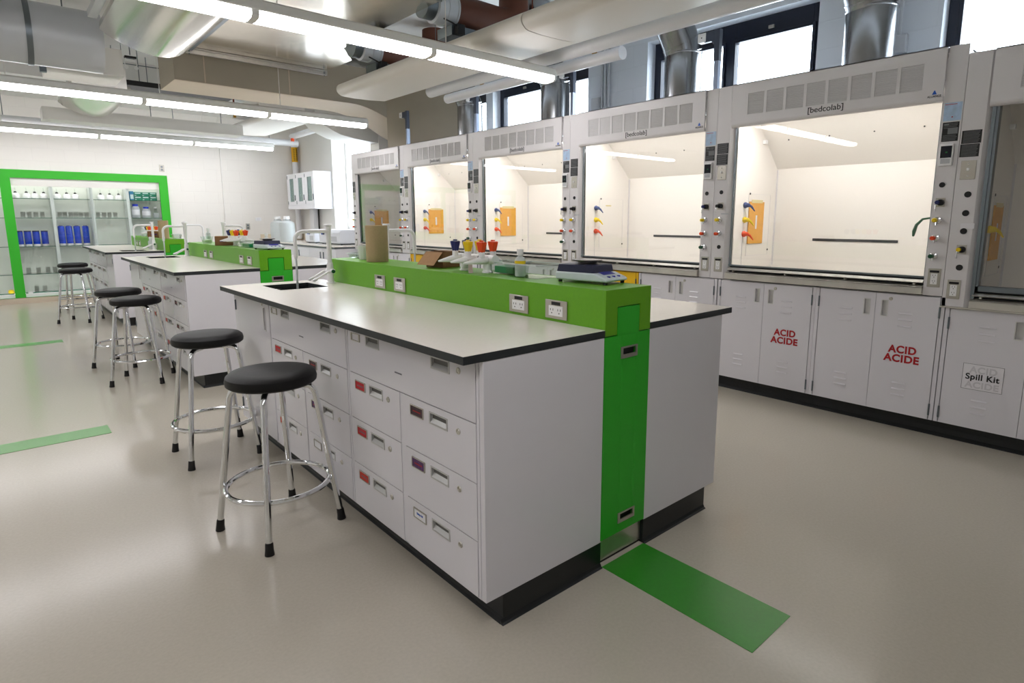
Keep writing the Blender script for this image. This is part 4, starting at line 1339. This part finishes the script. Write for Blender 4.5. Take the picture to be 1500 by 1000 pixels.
def balance(loc, rz, label):
    t = thing('digital_balance', label, 'balance', loc, rz, 'digital balances on the green spines')
    # local: x to the operator's right, y to the back; front at y<0
    w_, d_ = .076, .122
    b = MB().prism([(-d_, .010), (-d_, .022), (-d_ + .055, .042), (d_, .042), (d_, .010)], 'x', -w_, w_)
    b.build('body', 'scale_body', t, bevel=.006)
    MB().prism([(-d_ + .062, .0415), (-d_ + .070, .072), (d_ - .012, .072), (d_ - .002, .0415)], 'x', -w_ + .006, w_ - .006).build('draft_shield', 'scale_dark', t, bevel=.003)
    MB().lathe([(0, .072), (.036, .072), (.038, .079), (.058, .083), (.061, .089), (0, .089)], (0, .02, 0), 32).build('pan', 'balance_pan', t)
    n = Vector((0, -.020, .055)).normalized()
    MB().add([(-.040, -d_ + .036, .0358), (.040, -d_ + .036, .0358), (.040, -d_ + .060, .0445), (-.040, -d_ + .060, .0445), (-.040, -d_ + .036, .034), (.040, -d_ + .036, .034), (.040, -d_ + .060, .0425), (-.040, -d_ + .060, .0425)],
             [(0, 1, 2, 3), (7, 6, 5, 4), (0, 4, 5, 1), (1, 5, 6, 2), (2, 6, 7, 3), (3, 7, 4, 0)]).build('display', 'scale_blue', t, smooth=False)
    for x in (-.035, 0, .035):
        MB().lathe([(0, .026), (.008, .026), (.007, .0312), (0, .0312)], (x, -d_ + .018, 0), 12).build('button', 'scale_blue', t)
    for x in (-w_ + .015, w_ - .015):
        for y in (-d_ + .015, d_ - .015):
            MB().cyl((x, y, 0), (x, y, .012), .008, seg=12).build('foot', 'rubber', t)
    return t


bl = balance((.792, .232, SZ), radians(8), 'digital balance with dark cover at the near end of the nearest green spine')
dup(bl, (.745, 3.83, SZ), radians(10), 'digital balance with dark cover at the near end of the middle green spine')

# ================================================================== pendant lights
def pendant(y, label, x_end=2.87, n=5, seg=1.26, z=2.5, rods=(1.1, 2.36, 3.6, 5.2)):
    t = thing('pendant_light', label, 'pendant light', (x_end, y, z), 0, 'linear pendant lights')
    Ln = n * seg
    MB().prism([(-.085, .045), (-.088, .052), (-.070, .105), (-.03, .125), (.03, .125), (.070, .105), (.088, .052), (.085, .045)], 'x', -Ln, 0).build('housing', 'offwhite_duct', t, smooth=False)
    for k in range(n):
        a, b = -(k + 1) * seg, -k * seg
        MB().prism([(-.078, .046), (-.080, .020), (-.062, .004), (0, -.002), (.062, .004), (.080, .020), (.078, .046)], 'x', a + .022, b - .022).build('lens', 'lens', t, smooth=False)
        MB().prism([(-.082, .046), (-.083, .018), (-.064, .001), (0, -.005), (.064, .001), (.083, .018), (.082, .046)], 'x', b - .022, b - (.001 if k == 0 else -.022)).build('joint_band', 'offwhite_duct', t, smooth=False)
    for r in rods:
        MB().cyl((-r, 0, .12), (-r, 0, ZC - z - .001), .004, seg=8).build('suspension_rod', 'paint', t)
    return t
pendant(2.655, 'nearest glowing linear pendant light, above the first island')
pendant(6.20, 'second glowing linear pendant light, below the beige duct')
pendant(9.75, 'farthest glowing linear pendant light, in front of the back wall')

pendant(-.90, 'unseen linear pendant light added above and behind the camera for the near island', x_end=.35, n=3, rods=(.5, 2.4))  # unseen extra row, added to brighten the near island

# ================================================================== radiant panels ("wings")
def wing(x0, y0, y1, z, m, prof, label, name='radiant_panel', rods=True, seams=()):
    t = thing(name, label, 'ceiling panel', (x0, y0, z), 0, 'curved panels hanging from the ceiling')
    MB().prism(prof, 'y', 0, y1 - y0).build('panel', m, t, smooth=True)
    for s in seams:
        MB().prism([(x * 1.004 - .001, z_ - .001 if z_ < .07 else z_) for x, z_ in prof], 'y', s, s + .006).build('seam', 'zinc', t, smooth=False)
    xs = [p[0] for p in prof]
    for q in ((.25, (y1 - y0) / 2, y1 - y0 - .35) if rods else (.3, .8, 1.3)):
        MB().cyl((min(xs) * .5 + max(xs) * .5, q, .10), (min(xs) * .5 + max(xs) * .5, q, (ZC - z - .001) if rods else .158), .003, seg=6).build('wire', 'zinc', t)
    return t
def wing_prof(w_, h, r):
    """rounded nose on the left, flat belly rising gently to a thin right edge"""
    P = []
    for a in range(90, 271, 15):
        P.append((r * 1.3 + r * 1.3 * cos(radians(a)), r + r * sin(radians(a))))
    P += [(w_ * .35, -.004), (w_ * .7, .0), (w_, .012), (w_, .022), (w_ * .6, h)]
    return P
wing(2.10, -1.6, 2.15, 2.69, 'wing', wing_prof(.60, .15, .07), 'long pale curved ceiling panel at the top, crossing above the nearest pendant light')
wing(2.10, 2.16, 5.35, 2.69, 'wing', wing_prof(.60, .15, .07), 'pale curved ceiling panel with rounded nose ending before the beige duct')
wing(2.02, 7.4, 9.5, 2.70, 'paint', wing_prof(.66, .12, .05), 'white curved ceiling panel at the far end near the corner pipe', rods=False)
def belly(w_, sag):
    P = []
    for k in range(15):
        u = k / 14
        x = u * w_
        P.append((x, sag * (1 - math.sin(pi * min(1, u ** 1.45)) ** .5)))
    P += [(w_ - .01, sag + .04), (.01, sag + .06)]
    return P
wing(-.15, 2.80, 4.80, 2.685, 'wing_silver', belly(.66, .15), 'near silvery bulging ceiling panel at the upper left')
wing(-.20, 6.95, 8.30, 2.60, 'wing_silver', belly(.58, .15), 'far silvery bulging ceiling panel between the second and third lights')
wing(-.15, -.6, 2.50, 2.70, 'wing_silver', belly(.58, .15), 'silvery bulging ceiling panel nearest the camera, out at the top edge')
t = thing('mounting_channel', 'steel channel along the left edge of the near silvery panel', 'channel', (-.23, 2.80, 2.88))
MB().holed('y', 0, 1.9, (0, .06, 0, .05), [(.01, .05, .01, .051)]).build('rail', 'grey_duct', t, smooth=False)
for y in (.4, 1.6): MB().cyl((.03, y, .04), (.03, y, ZC - 2.881), .005, seg=6).build('rod', 'zinc', t)

# ================================================================== ducts
# beige duct running to the window wall and dropping behind the hoods
t = thing('beige_duct', 'big beige rectangular duct that drops towards the window wall', 'duct', (0, 6.36, 0))
path = [(.70, 2.83), (2.75, 2.83)]
for k in range(1, 9):
    u = k / 8
    path.append((2.75 + .62 * u, 2.83 - .17 * (1 - cos(u * pi / 2))))
path += [(3.62, 2.53), (XW - .002, 2.40)]
top = [(XW - .002, 3.46), (.70, 3.46)]
top = [(XW - .002, 3.30), (2.9, 3.30), (2.3, 3.12 + .18), (.70, 3.30)]
MB().prism(path + top, 'y', 0, .74).build('body', 'beige_duct', t, smooth=False)
s = MB()
for i in range(len(path) - 1):
    (a, za), (b, zb) = path[i], path[i + 1]
    s.prism([(a, za), (b, zb), (b, zb - .004), (a, za - .004)], 'y', .0, .74)
s.build('underside', 'beige_under', t, smooth=False)
MB().prism([(3.28, .002), (XW - .002, -1.02), (XW - .002, .002)], 'z', 2.285, 3.36).build('side_transition', 'beige_duct', t, smooth=False)
MB().box(1.0, 1.012, -.004, 0, 2.835, 3.29).box(1.95, 1.962, -.004, 0, 2.835, 3.29).build('tape_seam', 'beige_under', t, smooth=False)
for x in (1.0, 2.2): MB().cyl((x, .37, 3.30), (x, .37, ZC - .001), .008, seg=8).build('hanger', 'zinc', t)

# shiny sheet-metal plenum and its strut
t = thing('metal_plenum', 'shiny sheet-metal duct hanging in front of the beige duct', 'duct', (0, 0, 0))
MB().prism([(.80, 5.95), (.80, 2.75), (2.0, 2.75), (2.0, 4.9), (2.28, 5.3), (2.28, 5.85), (2.2, 5.95)], 'z', 3.09, 3.38).build('body', 'mirror_duct', t, smooth=False)
MB().box(.74, .80, 2.75, 5.97, 3.06, 3.40).build('flange', 'zinc', t, smooth=False)
MB().holed('y', 5.93, 5.972, (.74, 2.26, 3.03, 3.085), [(.75, 2.25, 3.04, 3.075)]).box(.74, 2.26, 5.96, 5.972, 3.03, 3.085).build('strut', 'steel', t, smooth=False)
for (x, y) in ((.77, 5.95), (2.23, 5.95), (.77, 3.2), (1.9, 2.9)):
    MB().cyl((x, y, 3.02), (x, y, ZC - .001), .006, seg=8).build('rod', 'zinc', t)
t = thing('metal_plenum', 'shiny sheet-metal duct above the nearest pendant light', 'duct', (0, 0, 0))
MB().prism([(2.0, 3.09), (2.0, 3.38), (.9, 3.38), (.9, 3.12)], 'y', .9, 2.60).build('body', 'mirror_duct', t, smooth=False)
for (x, y) in ((1.2, 1.2), (1.8, 2.3)):
    MB().cyl((x, y, 3.38), (x, y, ZC - .001), .006, seg=8).build('rod', 'zinc', t)

# round branches: collar, brown flexible part, damper box
for k, (y, z, lb) in enumerate([(4.75, 3.09, 'dark brown round branch duct with metal collar, beyond the nearest light'), (3.35, 3.14, 'dark brown round branch duct with metal collar at the top of the picture')]):
    t = thing('branch_duct', lb, 'duct', (2.0, y, z), 0, 'brown branch ducts')
    MB().cyl((-.0 if k else .01, 0, 0), (.14, 0, 0), .115, seg=28).build('spigot', 'zinc', t)
    MB().lathe([(.118, .10), (.135, .11), (.135, .20), (.140, .205), (.140, .29), (.147, .295), (.147, .31), (.12, .312)], seg=32, axis='x').build('collar', 'grey_duct', t)
    MB().tube([(.30, 0, 0), (.60, 0, .005), (.88, .0, .01), (1.0, 0, .06), (1.04, 0, .18), (1.04, 0, .34)], [.143, .15, .145, .15, .145, .14], 28).build('flex', 'brown_flex', t)
    MB().box(.22, .62, -.13, .10, -.235, -.150).build('actuator_box', 'zinc', t, smooth=False)
    MB().box(.24, .32, -.19, -.131, -.235, -.15).build('actuator', 'dark', t, bevel=.004)
    MB().tube([(.16, -.1, -.11), (.19, -.17, -.15), (.25, -.17, -.17)], .007, 8).build('cable', 'dark', t)

# white pipes below the pale panel
t = thing('white_pipe', 'upper thick white pipe running along above the fume hoods', 'pipe', (2.93, -1.8, 2.74))
MB().cyl((0, 0, 0), (0, 6.5, 0), .062, seg=24).build('pipe', 'pipe_white', t)
for y in (2.4, 3.6, 4.2, 5.9):
    MB().cyl((0, y, .06), (0, y, ZC - 2.741), .008, seg=8).build('hanger', 'copper', t)
    MB().box(-.01, .012, y - .02, y + .02, .062, .085).build('clamp', 'brass', t, smooth=False)
t = thing('white_pipe', 'lower white pipe with a round end cap above the fume hoods', 'pipe', (3.06, 2.0, 2.66))
MB().cyl((0, 0, 0), (0, 2.55, 0), .050, seg=24).cyl((0, -.012, 0), (0, .0, 0), .054, seg=24).build('pipe', 'pipe_white', t)
for y in (.3, 1.1, 1.9):
    MB().cyl((0, y, .05), (0, y, ZC - 2.661), .006, seg=8).build('hanger', 'copper', t)
    MB().box(-.01, .012, y - .02, y + .02, .050, .070).build('clamp', 'brass', t, smooth=False)

# upper left: round duct, box duct
t = thing('round_duct', 'fat grey round duct at the upper left', 'duct', (-3.2, 5.35, 2.84))
MB().lathe([(.245, 0), (.25, .0), (.25, 3.12), (.245, 3.12)], seg=48, axis='x').build('pipe', 'grey_duct', t)
MB().lathe([(.252, 2.60), (.257, 2.60), (.257, 2.64), (.252, 2.64)], seg=48, axis='x').build('joint', 'zinc', t)
t = thing('box_duct', 'pale square duct in the top left corner', 'duct', (-3.2, 4.35, 2.90))
MB().box(0, 2.42, 0, .55, 0, .42).build('body', 'offwhite_duct', t, bevel=.006, smooth=False)
MB().box(2.42, 2.45, -.02, .57, -.02, .44).build('flange', 'paint', t, smooth=False)
MB().box(.0, 2.44, -.03, 0, .14, .19).build('stiffener', 'beige_under', t, smooth=False)
for (x, y) in ((2.3, -.01), (2.3, .56)): MB().cyl((x, y, -.15), (x, y, ZC - 2.901), .006, seg=8).build('rod', 'zinc', t)
t = thing('hanging_box', 'white equipment box behind the second light at the left', 'equipment box', (-.42, 6.0, 2.64))
MB().box(0, .62, .15, .75, .10, .36).build('case', 'paint', t, bevel=.004, smooth=False)
MB().box(-.05, .0, .2, .26, .06, .42).holed('x', -.052, -.05, (.2, .26, .06, .42), [(.215, .245, .1 + .07 * q, .13 + .07 * q) for q in range(4)]).build('slotted_bracket', 'zinc', t, smooth=False)
MB().cyl((.2, .45, .36), (.2, .45, ZC - 2.641), .006, seg=8).build('rod', 'zinc', t)
t = thing('rect_duct', 'white flat duct with square end between the second and third lights', 'duct', (-.36, 8.40, 2.545))
MB().prism([(0, 0), (.34, 0), (.36, .05), (.36, .15), (0, .15)], 'x', 0, 2.35).build('body', 'offwhite_duct', t, bevel=.004, smooth=False)
for x in (.3, 1.2, 2.1): MB().cyl((x, .18, .15), (x, .18, ZC - 2.546), .005, seg=8).build('rod', 'zinc', t)
t = thing('long_pipe', 'long white horizontal pipe along the top of the back wall', 'pipe', (-4.4, 9.98, 2.69))
MB().cyl((0, 0, 0), (7.78, 0, 0), .058, seg=20).cyl((7.78, 0, 0), (7.80, 0, 0), .064, seg=20).build('pipe', 'pipe_white', t)
for x in (1.5, 3.7, 4.6, 5.8, 7.3): MB().cyl((x, 0, .05), (x, 0, ZC - 2.691), .005, seg=8).build('hanger', 'zinc', t)
t = thing('diagonal_pipe', 'white pipe with an orange valve going towards the window', 'pipe', (3.24, 8.1, 2.80))
MB().cyl((0, 0, 0), (.0, 1.7, -.02), .05, seg=18).build('pipe', 'pipe_white', t)
MB().lathe([(0, -.05), (.03, -.05), (.03, .0), (0, .0)], (-.03, 1.60, -.06), 14, 'z').build('valve', 'orange', t, label='orange valve')
MB().cyl((0, .9, .04), (0, .9, ZC - 2.801), .005, seg=8).build('hanger', 'zinc', t)
t = thing('slatted_unit', 'white slatted ceiling unit beside the far curved panel', 'ceiling unit', (2.0, 7.6, 2.86))
s = MB().box(0, .64, 0, 1.4, .06, .16)
for q in range(9): s.box(.0, .64, .04 + q * .155, .07 + q * .155, 0, .06)
s.build('body', 'paint', t, smooth=False)
for (x, y) in ((.1, .2), (.55, 1.2)): MB().cyl((x, y, .16), (x, y, ZC - 2.861), .005, seg=8).build('rod', 'zinc', t)
t = thing('curved_duct', 'large pale duct with a curved underside below the beige duct bend', 'duct', (0, 7.46, 0))
MB().prism([(2.70, 3.0), (2.72, 2.80), (2.844, 2.681), (2.97, 2.62), (3.102, 2.568), (3.32, 2.53), (3.545, 2.506), (3.715, 2.498), (3.715, 3.0)], 'y', 0, .55).build('body', 'offwhite_duct', t)
MB().cyl((3.2, .27, 3.0), (3.2, .27, ZC - .001), .006, seg=8).build('hanger', 'zinc', t)
# ceiling conduit with red box, twin-head emergency lamp
t = thing('ceiling_conduit', 'thin dark conduit with a red box under the ceiling', 'conduit', (-2.2, 8.2, 3.30))
MB().cyl((0, 0, 0), (4.6, 0, 0), .006, seg=8).build('conduit', 'zinc', t)
MB().box(2.35, 2.47, -.03, .03, -.04, .02).build('junction_box', 'red_plastic', t, bevel=.003)
for x in (.5, 2.6, 4.3): MB().cyl((x, 0, 0), (x, 0, ZC - 3.301), .004, seg=6).build('clip', 'zinc', t)
t = thing('emergency_lamp', 'small twin-head emergency lamp under the ceiling', 'emergency lamp', (.48, 7.45, 3.19))
MB().box(-.06, .06, -.03, .03, .02, .045).build('case', 'dark', t, bevel=.004)
for s in (-1, 1):
    MB().tube([(s * .05, 0, .02), (s * .065, 0, -.04), (s * .05, 0, -.07)], .005, 8).lathe([(0, -.02), (.022, -.02), (.02, .01), (0, .015)], (s * .05, 0, -.085), 16, 'y').build('head', 'white_plastic', t)
MB().cyl((0, 0, .06), (0, 0, ZC - 3.181), .006, seg=8).build('rod', 'zinc', t)
t = thing('sprinkler_branch', 'small copper-coloured valve and drop between the lights', 'sprinkler', (1.74, 7.9, 2.62))
MB().cyl((0, 0, .12), (0, 0, ZC - 2.621), .012, seg=8).build('drop', 'copper', t)
MB().cyl((-.07, 0, .16), (0, 0, .19), .016, seg=10).lathe([(0, .10), (.02, .10), (.02, .13), (0, .13)], seg=12).build('valve', 'brass', t)
t = thing('dark_gap', 'dark slab standing in for the shaded gap behind the left end of the beige duct', 'duct', (.42, 7.6, 2.93))
MB().box(0, 1.25, 0, .5, 0, .06).build('body', 'dark', t, smooth=False)  # dark slab: shade of the gap put into its colour
for x in (.2, 1.1): MB().cyl((x, .25, .06), (x, .25, ZC - 2.931), .005, seg=6).build('rod', 'zinc', t)
t = thing('hanging_sheet', 'white hanging sheet-metal panel behind the second light', 'panel', (.33, 6.9, 2.74))
MB().box(0, .012, 0, .25, 0, .3).build('sheet', 'paint', t, smooth=False) if False else MB().box(-.5, .0, 0, .02, 0, .22).build('sheet', 'paint', t, smooth=False)
for x in (-.02, -.45): MB().cyl((x, .01, .2), (x, .01, ZC - 2.741), .003, seg=6).build('wire', 'zinc', t)

# electrical boxes on the window wall
def jbox(y, z, label, conduits, top):
    t = thing('junction_box', label, 'junction box', (XW - .05, y, z))
    MB().box(0, .049, -.055, .055, -.06, .06).build('box', 'grey_duct', t, bevel=.003)
    MB().box(-.003, 0, -.050, .050, -.055, .055).build('cover', 'grey_plastic', t, bevel=.001)
    for c in conduits:
        MB().cyl((.028, c, .04 if abs(c) < .05 else -.05), (.028, c, top - z), .013, seg=10).build('conduit', 'grey_duct', t)
jbox(.218, 2.52, 'grey junction box with conduit between the two big windows', [0.0], 3.45)
jbox(3.065, 2.51, 'dark junction box with three conduits between the windows', [-.07, -.115, -.165], 3.45)
